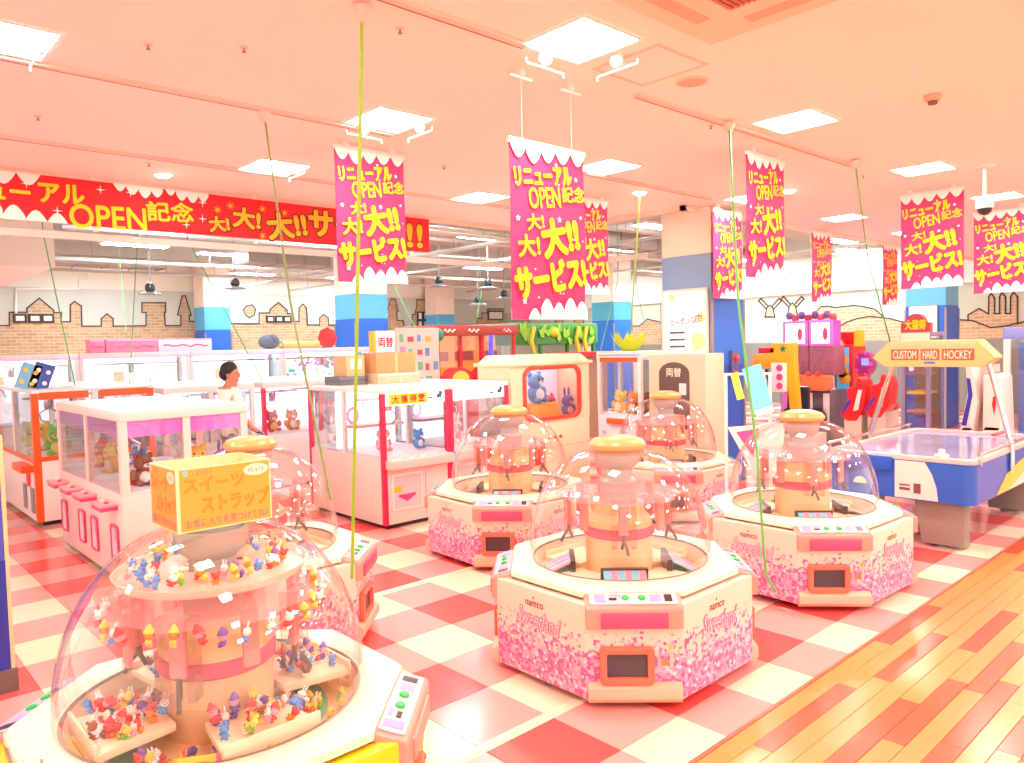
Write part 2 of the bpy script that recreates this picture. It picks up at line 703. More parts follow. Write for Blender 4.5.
# ceilings
cm = mat('ceiling_paint', (255, 231, 219), 0.9, var=0.012, vscale=1.2)
mb = MB()
mb.box(-9, 5.35, -9, 3.92, CEIL, CEIL + 0.12)
mb.box(5.35, 24, -9, 1.45, CEIL, CEIL + 0.12)
ceiling = mb.build('ceiling', cm, smooth=False)
tag(ceiling, kind='structure')
UP = 4.35
up = mat('upper_ceiling', (186, 184, 164), 0.9, var=0.12, vscale=1.4)
cu2 = MB().box(-9, 24, 1.2, 24, UP, UP + 0.15).build('ceiling_upper', up, smooth=False)
tag(cu2, kind='structure')
mb = MB()
mb.box(-9, 5.4, 3.92, 3.98, CEIL - 0.06, UP)
mb.box(5.35, 5.41, 1.45, 3.95, CEIL - 0.06, UP)
mb.box(5.35, 24, 1.45, 1.51, CEIL - 0.06, UP)
tag(mb.build('trim_1', mat('bulkhead_paint', (250, 214, 192), 0.8), smooth=False), kind='structure')

# far walls with the painted brick skyline
YW, XW = 18.6, 18.0
wallm = mat('wall_white', (246, 246, 226), 0.85)
greyw = mat('wall_grey', (206, 210, 192), 0.85, var=0.06, vscale=2)
wb = MB().box(-9, XW + 0.2, YW, YW + 0.2, 0, UP).build('wall_back', wallm, smooth=False)
tag(wb, kind='structure')
MB().box(-9, XW, YW - 0.02, YW, 0, 3.62).build('painted_panel', greyw, wb, smooth=False)
wr = MB().box(XW, XW + 0.2, -6, YW, 0, UP).build('wall_right', wallm, smooth=False)
tag(wr, kind='structure')
MB().box(XW - 0.02, XW, -6, YW - 0.02, 1.74, 3.1).build('painted_panel', mat('wall_pale', (198, 206, 182), 0.85), wr, smooth=False)
wn = MB()
for k in range(14):
    wn.box(XW - 0.04, XW, 12 - k * 1.2 - 1.19, 12 - k * 1.2, 0, 1.74)
wn.build('wainscot', mat('wainscot', (138, 138, 124), 0.6), wr, smooth=False)
MB().box(XW - 0.12, XW, -6, YW - 0.02, 3.1, UP).build('upper_band', mat('band_white', (240, 244, 226), 0.8), wr, smooth=False)
# white bulkhead above the crane games at the left
tag(MB().box(-3.0, 0.0, 8.4, 18.55, 3.14, UP).build('wall_left', mat('bulkhead_white', (250, 240, 222), 0.8), smooth=False), kind='structure')

brickm = bricks('painted_brick')
linem = mat('mural_line', (70, 60, 56), 0.8)


def mural(wall, pts, at, bottom, closed=True, fill=True, lw=0.035, off=0.022):
    """a painted brick silhouette with a dark outline, on the wall plane"""
    P = [at(*p) for p in pts]
    horiz = abs(P[0].y - P[-1].y) < 1e-3
    k = -1
    out = [(p.x, p.z) if horiz else (p.y, p.z) for p in P]
    base = YW if horiz else XW
    def put(q, d):
        return (q[0], base - d, q[1]) if horiz else (base - d, q[0], q[1])
    if fill:
        ring = out + ([(out[-1][0], bottom), (out[0][0], bottom)] if bottom is not None else [])
        # own plane object so the brick pattern follows the wall
        me = bpy.data.meshes.new('brick_print')
        bm = bmesh.new()
        vs = [bm.verts.new((q[0] - ring[0][0], q[1], 0)) for q in ring]
        f = bm.faces.new(vs)
        f.normal_update()
        bmesh.ops.triangulate(bm, faces=[f])
        bm.to_mesh(me)
        bm.free()
        me.materials.append(brickm)
        o = link('brick_print', me, wall)
        if horiz:
            o.matrix_world = Matrix(((1, 0, 0, ring[0][0]), (0, 0, -1, base - off), (0, 1, 0, 0), (0, 0, 0, 1)))
        else:
            o.matrix_world = Matrix(((0, 0, -1, base - off), (1, 0, 0, ring[0][0]), (0, 1, 0, 0), (0, 0, 0, 1)))
    mb = MB()
    for i in range(len(out) - (0 if closed else 1)):
        a, b = Vector(out[i]), Vector(out[(i + 1) % len(out)])
        d = b - a
        if d.length < 1e-4:
            continue
        d.normalize()
        n = Vector((-d.y, d.x)) * lw / 2
        a, b = a - d * lw / 2, b + d * lw / 2
        q = [a + n, a - n, b - n, b + n]
        mb.add([put(w, off + 0.006 + 0.0004 * i) for w in q], [(0, 1, 2, 3)])
    mb.build('mural_outline', linem, wall, smooth=False)


atb = lambda u, v: aty(u, v, YW)
atr = lambda u, v: atx(u, v, XW)
sky = [(-25, 325.6), (9.2, 325.6), (9.2, 312.3), (26.7, 312.3), (26.7, 308.2), (39, 298.3), (53.3, 310.2), (53.3, 312.7), (61, 312.7),
       (61, 321.9), (70, 321.9), (70, 305), (74.2, 301.6), (81, 306), (81.6, 326.2), (100.9, 326.2), (100.9, 318.8), (106.6, 313.9),
       (112.8, 318.8), (112.8, 326.2), (145.6, 325.8), (145.6, 312.7), (141.5, 312.3), (141.5, 302.8), (165.2, 302.8), (165.2, 312.3),
       (164, 312.7), (164.8, 325.6), (180.4, 325.6), (180.4, 315.3), (177.1, 314.9), (181.6, 295.9), (184.9, 295.9), (190.7, 315.3),
       (188.6, 315.3), (189, 321.5), (200.5, 321), (199.9, 310.2), (196.8, 310.2), (200.3, 295.9), (204, 295.9), (209, 312), (212, 323.8),
       (258.4, 323.8), (258.4, 313), (269.2, 313), (269.2, 309.5), (277.9, 302.4), (286.5, 310.3), (286.5, 313.6), (292.5, 314), (292.5, 321.5),
       (298.4, 321.5), (298.4, 308), (302.2, 304), (306, 308), (306.7, 324.9), (319, 324.9), (319, 318), (323, 314.3), (327.6, 318), (328, 324.9),
       (340, 325), (386, 325), (386, 312), (389.8, 299), (394.3, 299), (397.6, 311.4), (396, 312), (396.5, 320.4), (402.6, 321), (403.2, 328),
       (411.4, 327.8), (411.4, 314.6), (414, 314.6), (415.7, 307), (415.7, 299.9), (434.3, 299.9), (435.6, 307), (440.6, 310.8), (440.6, 324.8),
       (476, 325), (476, 318.4), (480.8, 318.4), (480.8, 313), (486.4, 313), (486.4, 309), (504.6, 309), (504.6, 313.4), (507, 313.4)]
mural(wb, sky, atb, 0.3, closed=False)
tree = [(245, 315), (243, 310), (246, 306), (252, 305), (255, 309), (254, 315), (249, 318)]
mural(wb, tree, atb, None)
wnd = MB()
wnl = MB()
for (u0, v0, u1, v1) in [(30, 316, 39, 321), (43, 316, 51.5, 321), (15, 316, 24, 321), (267, 317.5, 272, 321), (276, 317.5, 281, 321), (284, 317.5, 289, 321)] + \
        [(417.5 + 5.6 * i, v, 420.5 + 5.6 * i, v + 6) for i in range(4) for v in (313, 321.5)] + [(488, 312, 501, 319)]:
    a, b = atb(u0, v0), atb(u1, v1)
    wnl.box(a.x - 0.05, b.x + 0.05, YW - 0.07, YW - 0.02, b.z - 0.05, a.z + 0.05)
    wnd.box(a.x, b.x, YW - 0.08, YW - 0.02, b.z, a.z)
wnl.build('mural_window_outline', linem, wb, smooth=False)
wnd.build('mural_window', mat('mural_window', (230, 232, 215), 0.8), wb, smooth=False)
mural(wr, [(520, 313), (530, 313), (530, 326), (556, 326), (556, 312), (564.5, 312), (563, 324), (575, 324), (574, 311), (585, 311), (584, 326), (640, 326),
           (648, 319), (660, 322), (672, 330), (740, 330)], atr, 1.74, closed=False)
mural(wr, [(805, 330), (814.8, 313.6), (821.7, 306.6), (828, 306), (835.6, 307.5), (845, 306.5), (855, 305.3), (866, 307), (875.7, 309.4), (884, 317)], atr, 1.74, closed=False)
mural(wr, [(825, 336), (831, 333), (839, 327), (848, 321.9), (858, 318.5), (870, 316.3), (891, 318.6), (903, 321.9), (930, 322), (958.8, 319.7), (972.7, 320.5),
           (990.7, 327.4), (1006, 326), (1024, 321.9), (1050, 318)], atr, 1.74, closed=False, off=0.032)
mural(wr, [(968.5, 319), (968.5, 315), (979.6, 308.6), (989, 314), (989.3, 297), (991.5, 293), (995, 298), (995, 313.6), (1000, 313.6), (1000, 297), (1002.5, 292),
           (1006, 297), (1006, 313.6), (1011, 313.6), (1011, 297), (1014, 292), (1018, 297), (1018, 324)], atr, 1.9, closed=False, off=0.027)
for cx, cy in ((770.5, 308), (793, 306)):
    for s in (-1, 1):
        mural(wr, [(cx - 1.5 * s, cy + 2), (cx + s * 9, cy - 9.5), (cx + s * 11.5, cy - 7), (cx + s * 1, cy + 4)], atr, None, lw=0.045)
    mural(wr, [(cx - 5, cy + 9), (cx - 3, cy), (cx, cy - 3), (cx + 3, cy), (cx + 5, cy + 9)], atr, None, lw=0.04, off=0.03)

# ---- pillars
pw = mat('pillar_white', (250, 232, 208), 0.6)
pg = mat('pillar_grey_blue', (128, 166, 204), 0.45)


def pillar(x, y, s, label, bands, top=CEIL):
    t = thing('pillar', label, 'pillar', (x + s / 2, y + s / 2, 0))
    h = s / 2
    z = 0
    for zt, m in bands + [(top, pw)]:
        MB().box(-h, h, -h, h, z, zt).build('painted_band', m, t, smooth=False, bevel=0.012)
        z = zt
    mb = MB()
    for sx in (-1, 1):
        for sy in (-1, 1):
            mb.box(sx * h - 0.018, sx * h + 0.018, sy * h - 0.018, sy * h + 0.018, 0, 2.4)
    mb.build('corner_guard', GREY, t, smooth=False)
    return t


blue_d = mat('blue_dark_paint', (36, 84, 180), 0.4)
pil = pillar(5.68, 1.28, 0.75, 'blue pillar with framed coupon poster and pale grey-blue band', [(1.55, blue_d), (2.4, mat('blue_mid_paint', (46, 112, 205), 0.4)), (2.97, pg)])
pillar(5.64, 9.66, 0.8, 'two-tone blue pillar standing behind the cardboard boxes', [(2.49, BLUE), (3.0, LBLUE)], UP)
pillar(13.85, 1.2, 0.75, 'two-tone blue pillar behind the prize tower with white poster', [(1.5, blue_d), (2.45, BLUE), (3.2, LBLUE)], CEIL)
pillar(13.9, 9.66, 0.8, 'two-tone blue pillar behind the green prize game', [(2.49, mat('blue_teal', (30, 110, 190), 0.4)), (3.0, mat('light_teal', (75, 170, 190), 0.4))], UP)
pillar(5.64, 17.7, 0.75, 'two-tone blue pillar against the brick skyline mural beside the tree', [(2.49, BLUE), (3.14, LBLUE)], UP)
pillar(13.9, 17.7, 0.75, 'pale blue pillar against the skyline between the town houses', [(2.3, BLUE), (3.0, LBLUE)], UP)

# ---- ceiling lights
lf = mat('light_frame', (255, 238, 228), 0.5)
fm = MB()
frame_ring(fm, [(-0.25, -0.25), (0.25, -0.25), (0.25, 0.25), (-0.25, 0.25)], [(-0.225, -0.225), (0.225, -0.225), (0.225, 0.225), (-0.225, 0.225)], -0.012, 0.0)
fm = fm.mesh('frame', lf, smooth=False)
dm = MB().box(-0.225, 0.225, -0.225, 0.225, -0.008, 0.0).mesh('diffuser', LAMP, smooth=False)
for x in (-4.3, -1.86, 0.53, 2.98, 5.63, 8.1, 10.6):
    for y in (-6.8, -4.95, -3.07, -1.2, 0.68, 2.52):
        if (y > 2 and (x > 5 or x < -4)) or (y < 0 and x < -4.0) or (abs(x - 0.53) < 0.1 and abs(y + 3.07) < 0.1):
            continue
        t = thing('ceiling_light', 'square recessed light panel in the pink ceiling', 'ceiling light', (x, y, CEIL), 0, 'recessed ceiling light panels')
        link('frame', fm, t)
        link('diffuser', dm, t)
# hung light panels in the open upper ceiling
hp = MB().box(-0.62, 0.62, -0.16, 0.16, 0.0, 0.05).mesh('housing', mat('lamp_housing', (235, 232, 235), 0.4), smooth=False)
hd = MB().box(-0.6, 0.6, -0.14, 0.14, -0.012, 0.0).mesh('diffuser', mat('hung_lamp_diffuser', (222, 240, 255), 0.5, emit=80.0), smooth=False)
hr = MB()
for sx in (-0.5, 0.5):
    hr.tube([(sx, 0, 0.05), (sx, 0, UP - 4.05)], 0.006, 5)
hr = hr.mesh('hanger_rod', GREY)
for (x, y) in ((2.3, 12.4), (2.6, 16.4), (4.2, 8.6), (7.6, 7.8), (7.6, 12.0), (11.5, 7.5), (11.6, 12.5), (16.2, 12.0), (6.8, 17.0), (9.8, 17.0), (14.8, 3.7), (17.0, 7.2), (12.0, 3.2),
               (10.2, 2.5), (17.0, 4.4), (14.8, 7.8), (4.4, 13.0), (1.4, 8.6), (4.3, 5.2), (9.4, 4.8)):
    t = thing('hung_light', 'white strip light hung in the open upper ceiling', 'ceiling light', (x, y, 4.05), 0, 'strip lights in the open ceiling')
    link('housing', hp, t)
    link('diffuser', hd, t)
    link('hanger_rod', hr, t)

# ---- services in the open ceiling: beams, ducts, pipes
beamm = mat('beam_paint', (190, 188, 172), 0.8)
for i, y in enumerate((5.4, 7.4, 11.0, 14.5)):
    tag(MB().box(-0.0 if y > 8 else -6, 17.9, y, y + 0.22, UP - 0.3, UP).build('ceiling_beam', beamm, smooth=False),
        'long grey beam under the open upper ceiling', 'beam', 'beams of the open ceiling')
ductm = mat('duct_metal', (166, 158, 140), 0.5, 0.2, var=0.1, vscale=3)
for (x0, x1, y0, y1, z0, lab) in ((4.3, 6.2, 11.6, 12.4, 3.75, 'boxy grey duct hung above the far crane cabinets'),
                                  (8.5, 13.5, 6.0, 6.5, 3.85, 'long grey duct hung behind the central banners'),
                                  (1.2, 3.6, 14.6, 15.3, 3.85, 'grey duct hung near the skyline wall')):
    t = thing('air_duct', lab, 'duct', (x0, y0, z0))
    MB().box(0, x1 - x0, 0, y1 - y0, 0, 0.34).build('duct_body', ductm, t, smooth=False, bevel=0.01)
    mb = MB()
    n = int((x1 - x0) / 0.6)
    for k in range(n + 1):
        xx = (x1 - x0) * k / n
        mb.box(xx - 0.012, xx + 0.012, -0.02, y1 - y0 + 0.02, -0.02, 0.36)
    tag(mb.build('duct_flange', GREY, t, smooth=False), kind='stuff')
    mb = MB()
    for xx in (0.2, x1 - x0 - 0.2):
        mb.tube([(xx, 0.1, 0.34), (xx, 0.1, UP - z0)], 0.008, 5)
    mb.build('hanger_rod', GREY, t)
pipem = mat('pipe_paint', (200, 198, 184), 0.5)
for k, (y, z, r) in enumerate(((4.25, 3.42, 0.03), (4.55, 3.55, 0.018), (5.0, 3.62, 0.025), (6.4, 3.7, 0.03), (8.8, 3.78, 0.03), (10.2, 3.85, 0.025), (13.2, 3.8, 0.04), (16.0, 3.85, 0.04))):
    xa, xb = (-3 if y < 8 else 0.2, 5.3 if y < 5.2 else 17.8)
    t = thing('ceiling_pipe', 'thin pipe with hanger rods running under the open ceiling', 'pipe', (xa, y, z), 0, 'pipes of the open ceiling')
    MB().tube([(0, 0, 0), (xb - xa, 0, 0)], r, 8).build('pipe_run', pipem, t)
    mb = MB()
    n = int((xb - xa) / 1.2)
    for j in range(n + 1):
        mb.tube([(j * 1.2 + 0.3, 0, 0), (j * 1.2 + 0.3, 0, UP - z)], 0.006, 5)
    mb.build('hanger_rod', GREY, t)
for k, (x, y0, y1, z) in enumerate(((5.9, 2.0, 9.6, 3.6), (6.8, 1.6, 18, 3.75), (8.4, 1.6, 18, 3.7), (13.7, 1.6, 9.5, 3.8), (15.5, 1.6, 18, 3.85))):
    t = thing('cross_pipe', 'pale cross pipe under the open ceiling behind the banners', 'pipe', (x, y0, z), 0, 'cross pipes of the open ceiling')
    MB().tube([(0, 0, 0), (0, y1 - y0, 0)], 0.03, 8).build('pipe_run', pipem, t)
    mb = MB()
    for j in range(int((y1 - y0) / 1.5) + 1):
        mb.tube([(0, j * 1.5 + 0.2, 0), (0, j * 1.5 + 0.2, UP - z)], 0.006, 5)
    mb.build('hanger_rod', GREY, t)
# white pipe run stepping down above the skyline and lamp pendants
P = [aty(u, v, 18.53) for u, v in ((16, 313), (16, 289), (79, 289), (79, 279), (88, 279), (88, 272))]
tag(MB().tube(P, 0.03, 6).build('conduit', mat('conduit_white', (250, 245, 235), 0.5)), 'white conduit stepping across the wall above the painted houses', 'conduit')
for (u, v, d) in ((150, 288, 13.6), (439, 281, 16), (488, 283, 16), (504, 294, 18.5), (478, 300, 17), (235, 283, 15)):
    p = atd(u, v, d)
    t = thing('pendant_fitting', 'small dark pendant fitting on a rod under the open ceiling', 'ceiling fitting', (p.x, p.y, p.z), 0, 'small fittings hung in the open ceiling')
    MB().tube([(0, 0, 0.0), (0, 0, UP - p.z)], 0.012, 6).build('rod', GREY, t)
    MB().ball((0, 0, 0), (0.09, 0.09, 0.1), 10).build('head', DARK, t)
    MB().lathe([(0.2, -0.12), (0.2, -0.1), (0.05, -0.06)], 12).build('disc', GREY, t)

# ---- ceiling rails, hatch, air conditioner, speakers, detectors
railm = mat('rail_paint', (238, 200, 182), 0.6)
railg = mat('rail_groove', (150, 112, 98), 0.7)
for (y, xa, xb, lab) in ((-0.97, -2.4, 0.32, 'ceiling track carrying the thick green cable beside the large light panel'),
                         (0.977, -6, 0.75, 'long ceiling track above the crane cabinets with pink consoles'),
                         (2.79, -6, 5.2, 'ceiling track running close to the red banner'),
                         (-0.83, 1.5, 4.85, 'ceiling track above the dome game beside the hockey table'),
                         (0.97, 3.0, 5.2, 'short ceiling track in front of the pillar top')):
    t = thing('ceiling_track', lab, 'ceiling track', (xa, y, CEIL))
    MB().box(0, xb - xa, -0.03, 0.03, -0.022, 0).build('track_body', railm, t, smooth=False)
    MB().box(0, xb - xa, 0.012, 0.022, -0.0235, -0.02).build('groove', railg, t, smooth=False)

t = thing('air_conditioner', 'square ceiling air conditioner with brown return grille', 'air conditioner', (0.43, -2.32, CEIL))
mb = MB()
sq = lambda h: [(-h, -h), (h, -h), (h, h), (-h, h)]
frame_ring(mb, sq(0.66), sq(0.36), -0.03, 0)
mb.build('panel', mat('ac_panel', (250, 206, 180), 0.6), t, smooth=False, bevel=0.012)
mb = MB()
for a in range(4):
    mb.M = Matrix.Rotation(a * PI / 2, 4, 'Z')
    mb.box(-0.34, 0.34, 0.46, 0.54, -0.036, -0.028)
mb.build('air_flap', mat('ac_flap', (228, 170, 142), 0.6), t, smooth=False)
mb = MB()
mb.box(-0.36, 0.36, -0.36, 0.36, -0.012, 0)
for k in range(24):
    mb.box(-0.36, 0.36, -0.355 + k * 0.03, -0.345 + k * 0.03, -0.022, -0.01)
mb.build('grille', mat('ac_grille', (186, 120, 96), 0.6), t, smooth=False)
t = thing('ceiling_hatch', 'square access hatch beside the large light panel', 'hatch', (1.15, -1.2, CEIL))
mb = MB()
frame_ring(mb, sq(0.25), sq(0.225), -0.006, 0)
mb.build('frame', mat('hatch_frame', (236, 198, 178), 0.6), t, smooth=False)
MB().box(-0.225, 0.225, -0.225, 0.225, -0.003, 0).build('lid', cm, t, smooth=False)
t = thing('ceiling_speaker', 'round ceiling speaker beside the access hatch', 'speaker', (1.58, -1.21, CEIL))
MB().lathe([(0.1, 0), (0.1, -0.008), (0.09, -0.012), (0, -0.014)], 28).build('rim', mat('speaker_rim', (246, 196, 168), 0.7), t)
MB().lathe([(0.085, -0.012), (0.07, -0.017), (0, -0.018)], 24).build('grille', mat('speaker_grille', (226, 172, 146), 0.7), t)
t = thing('smoke_detector', 'brown-tipped detector on the bare pink ceiling', 'detector', (3.16, -2.11, CEIL))
MB().lathe([(0.06, 0), (0.06, -0.02), (0.045, -0.04), (0, -0.042)], 20).build('housing', mat('det', (226, 172, 140), 0.6), t)
MB().lathe([(0.032, -0.04), (0.03, -0.062), (0, -0.064)], 14).build('sensor', mat('det_tip', (110, 80, 66), 0.6), t)
for (u, v) in ((148, 44), (244, 47), (400, 28), (444, 166), (149, 163), (711, 125), (863, 175), (38, 116)):
    p = atz(u, v, CEIL)
    t = thing('sprinkler_head', 'tiny metal sprinkler head in the pink ceiling', 'sprinkler', (p.x, p.y, CEIL), 0, 'ceiling sprinkler heads')
    MB().lathe([(0.025, 0), (0.023, -0.004), (0.008, -0.008)], 14).build('rosette', railm, t)
    MB().lathe([(0.005, -0.006), (0.005, -0.024), (0.012, -0.026), (0.012, -0.029), (0, -0.03)], 10).build('nozzle', railg, t)
for (u, v, lab) in ((163, 174, 'round downlight glowing beside the red banner'), (640, 192, 'bright spot lamp beside the pink pillar top'), (789, 190, 'bright spot lamp behind the narrow banner')):
    p = atz(u, v, CEIL)
    t = thing('downlight', lab, 'downlight', (p.x, p.y, CEIL))
    MB().lathe([(0.085, 0), (0.085, -0.012), (0.07, -0.012), (0.07, 0)], 24).build('ring', lf, t)
    MB().lathe([(0.07, -0.004), (0.05, -0.03), (0, -0.035)], 20).build('bulb', LAMP, t)
# security camera on a pole hanging from the ceiling (beside the right banners)
p = atz(985, 166, CEIL)
t = thing('dome_camera', 'security dome camera on a white ceiling pole between banners', 'camera', (p.x, p.y, CEIL))
MB().lathe([(0.09, 0), (0.09, -0.02), (0.03, -0.03)], 18).build('mount', WHITE, t)
MB().tube([(0, 0, -0.02), (0, 0, -0.33)], 0.018, 8).build('pole', WHITE, t)
MB().lathe([(0.03, -0.32), (0.075, -0.35), (0.08, -0.4), (0.075, -0.42)], 18).build('housing', WHITE, t)
MB().lathe([(0.07, -0.42), (0.06, -0.455), (0.035, -0.48), (0, -0.488)], 18).build('lens_dome', DARK, t)

# ---- hanging banners
bw, bh = 0.66, 1.06
ban_pink = mat('banner_pink', (246, 56, 112), 0.7)
ban_yel = mat('banner_yellow', (255, 208, 20), 0.7)
ban_wht = mat('banner_white', (255, 240, 228), 0.7)
strm = mat('fishing_line', (240, 225, 215), 0.5)


def cloud_edge(mb, x0, x1, ybase, dirn, amps, z=0.004):
    n = len(amps)
    pts = []
    w = (x1 - x0) / n
    for i, a in enumerate(amps):
        for k in range(7):
            t_ = k / 6
            pts.append((x0 + (i + t_) * w, ybase + dirn * (a + 0.55 * w * math.sin(PI * t_))))
    vs = [(p[0], p[1], z) for p in pts] + [(p[0], ybase, z) for p in pts]
    m = len(pts)
    mb.add(vs, [(i, i + 1, m + i + 1, m + i) for i in range(m - 1)])


def make_banner():
    t = thing('hanging_banner', 'pink hanging banner with yellow sale lettering', 'banner', (0, 0, 0), 0, 'pink sale banners hung from the ceiling')
    # plane: x along local +x, y up; front is -y
    nx, nz = 9, 9
    mb = MB()
    vs = []
    wob = lambda x, z: 0.012 * math.sin(z * 5 + x * 2)
    for s in (0, 1):
        for j in range(nz):
            for i in range(nx):
                x, z = -bw / 2 + bw * i / (nx - 1), -bh * j / (nz - 1)
                vs.append((x, wob(x, z) * (j / nz) + (0.003 if s else 0.0), z))
    fs = []
    for j in range(nz - 1):
        for i in range(nx - 1):
            a = j * nx + i
            fs.append((a, a + nx, a + nx + 1, a + 1))
            b = a + nx * nz
            fs.append((b, b + 1, b + nx + 1, b + nx))
    mb.add(vs, fs)
    cloth = mb.build('cloth', ban_pink, t)
    for side in (0, 1):
        def Mx(off):
            if side == 0:
                return plane((0, -off, 0), (1, 0, 0), (0, 0, 1))
            return plane((0, off + 0.003, 0), (-1, 0, 0), (0, 0, 1))
        mb = MB(Mx(0.013))
        letter(mb, 'リニューアル', -0.31, -0.235, 0.2, -0.115, 0.12, bold=0.07)
        letter(mb, 'OPEN', -0.19, -0.37, 0.09, -0.24, 0.12, bold=0.03)
        letter(mb, '記念', 0.105, -0.31, 0.32, -0.205, 0.08, bold=0.035)
        letter(mb, '大!', -0.21, -0.51, -0.06, -0.41, 0.15, bold=0.055)
        letter(mb, '大!', -0.29, -0.68, -0.1, -0.54, 0.1, bold=0.055)
        letter(mb, '大!!', -0.09, -0.66, 0.26, -0.41, 0.2, bold=0.075)
        letter(mb, 'サービス!', -0.325, -0.9, 0.325, -0.69, 0.17, bold=0.085)
        if side == 0:
            mb.build('lettering', ban_yel, t, smooth=False)
        mb = MB(Mx(0.009))
        cloud_edge(mb, -bw / 2, 0.05, 0.0, -1, [0.02, 0.04, 0.02])
        cloud_edge(mb, 0.05, bw / 2, 0.0, -1, [0.005, 0.0])
        mb.build('cloud_print', ban_wht, t, smooth=False)
        mb = MB(Mx(0.009))
        cloud_edge(mb, -bw / 2 + 0.12, bw / 2, -bh, 1, [0.01, 0.07, 0.05, 0.08, 0.06])
        mb.build('cloud_print', ban_wht, t, smooth=False)
        mb = MB(Mx(0.011))
        rr = random.Random(3)
        for (x, y, r) in [(-0.28, -0.45, 0.022), (0.08, -0.43, 0.022), (-0.24, -0.95, 0.024), (0.28, -0.4, 0.016), (0.24, -0.16, 0.02), (0.06, -0.09, 0.016)] + \
                [(rr.uniform(-0.3, 0.3), rr.uniform(-0.95, -0.1), 0.009) for _ in range(14)]:
            q = star(x, y, r)
            mb.add([(a, b, 0.001) for a, b in q], [tuple(range(len(q) - 1, -1, -1))])
        mb.build('star_print', ban_wht, t, smooth=False)
    MB().box(-bw / 2 - 0.01, bw / 2 + 0.01, -0.012, 0.014, -0.005, 0.03).build('top_rail', WHITE, t, smooth=False, bevel=0.004)
    return t


def hang(b, ztop):
    L = CEIL - ztop
    for x in (-0.22, 0.22):
        MB().tube([(x, 0, 0.02), (x, 0, L)], 0.0012, 4).build('hanging_line', strm, b)
        mb = MB()
        mb.lathe([(0.03, L), (0.03, L - 0.03), (0.012, L - 0.052)], 12, cx=x)
        mb.box(x - 0.09, x + 0.09, -0.006, 0.006, L - 0.06, L - 0.045)
        mb.build('ceiling_hook', WHITE, b)


proto = make_banner()
# (u of top-left, v of top-left, distance along the optical axis, plane direction)
spots = [(509, 141, 4.55, 'x'), (334, 147, 6.05, 'x'), (746, 147, 6.6, 'x'), (568, 186, 8.4, 'x'), (713, 211, 10.0, 'x'),
         (901, 198, 8.9, 'y'), (974, 215, 10.3, 'y'), (812, 231, 11.7, 'x'), (883, 242, 13.6, 'x')]
blab = ('on long lines lower than the others', 'hanging in front of the red fascia banner', 'hanging nearest the round speaker side of the aisle track', 'hanging partly behind the lowest banner',
        'hanging against the face of the poster pillar', 'hanging above the prize tower beside the dome camera', 'hanging behind the dome camera', 'hanging above the racing seats side with the windmills behind',
        'hanging far back in front of the painted mountains')
for i, (u, v, d, ax) in enumerate(spots):
    b = proto if i == 0 else dup(proto)
    b['label'] = 'pink banner with yellow sale lettering ' + blab[i]
    p = atd(u, v, d) if i != 4 else aty(u, v, 1.17)
    z = min(p.z, CEIL - 0.06)
    if ax == 'x':
        b.location = (p.x + bw / 2, p.y, z)
    else:
        b.location = (p.x, p.y - bw / 2, z)
        b.rotation_euler = (0, 0, -PI / 2)
for b in [o for o in col.objects if o.name.startswith('hanging_banner')]:
    hang(b, b.location.z)

# ---- the long red banner on the ceiling edge
YF = 3.9
bx = lambda u, v: aty(u, v, YF)
x0b, x1b, z0b, z1b = -3.2, 3.27, 3.09, 3.51
t = thing('fascia_banner', 'long red fascia banner with yellow sale lettering along the ceiling edge', 'banner', (0, YF, 0))
MB().box(x0b, x1b, -0.012, 0.0, z0b, z1b).build('cloth', mat('banner_red', (240, 26, 34), 0.7), t, smooth=False)
fm_ = plane((0, -0.013, 0), (1, 0, 0), (0, 0, 1))


def fbox(u0, u1, v0, v1):
    a, b = bx(u0, (v0 + v1) / 2), bx(u1, (v0 + v1) / 2)
    c, d = bx((u0 + u1) / 2, v1), bx((u0 + u1) / 2, v0)
    return a.x, c.z, b.x, d.z


mb = MB(fm_)
a = fbox(38, 84, 184, 204)
letter(mb, 'アル', *a, 0.02, bold=0.055)
w1 = a[2] - a[0]
letter(mb, 'リニュー', a[0] - 2 * w1, a[1] - 0.02, a[0] - 0.06, a[3] - 0.03, 0.0, bold=0.055)
letter(mb, 'OPEN', *fbox(69, 146, 206, 230), 0.03, bold=0.03)
letter(mb, '記念', *fbox(146, 193, 202, 222), 0.05, bold=0.04)
mb.build('lettering', ban_yel, t, smooth=False)
outm = mat('letter_outline', (110, 40, 10), 0.7)
org = mat('banner_gold', (255, 176, 20), 0.7)
m1, m2 = MB(fm_), MB(plane((0, -0.015, 0), (1, 0, 0), (0, 0, 1)))
for body, bb, rot in (('大!', fbox(208, 229, 216, 232), 0.12), ('大!', fbox(232, 260, 208, 229), -0.05), ('大!!', fbox(266, 306, 212, 239), 0.15),
                      ('サービス', fbox(308, 404, 213, 240), 0.0), ('!!', fbox(406, 422, 224, 248), 0.0)):
    letter(m1, body, *[bb[0] - 0.022, bb[1] - 0.022, bb[2] + 0.022, bb[3] + 0.022], rot, bold=0.13)
    letter(m2, body, *bb, rot, bold=0.06)
m1.build('letter_outline', outm, t, smooth=False)
m2.build('lettering', org, t, smooth=False)
mb = MB(plane((0, -0.014, 0), (1, 0, 0), (0, 0, 1)))
cloud_edge(mb, -2.2, -1.05, z1b, -1, [0.02, 0.06, 0.05, 0.02, 0.01, 0.0])
cloud_edge(mb, -0.45, 0.0, z1b, -1, [0.01, 0.03, 0.05, 0.03])
cloud_edge(mb, 0.02, 0.45, z1b, -1, [0.0, 0.04, 0.05, 0.03])
cloud_edge(mb, -2.2, -0.85, z0b, 1, [0.08, 0.06, 0.03, 0.07, 0.09, 0.04, 0.01, 0.0])
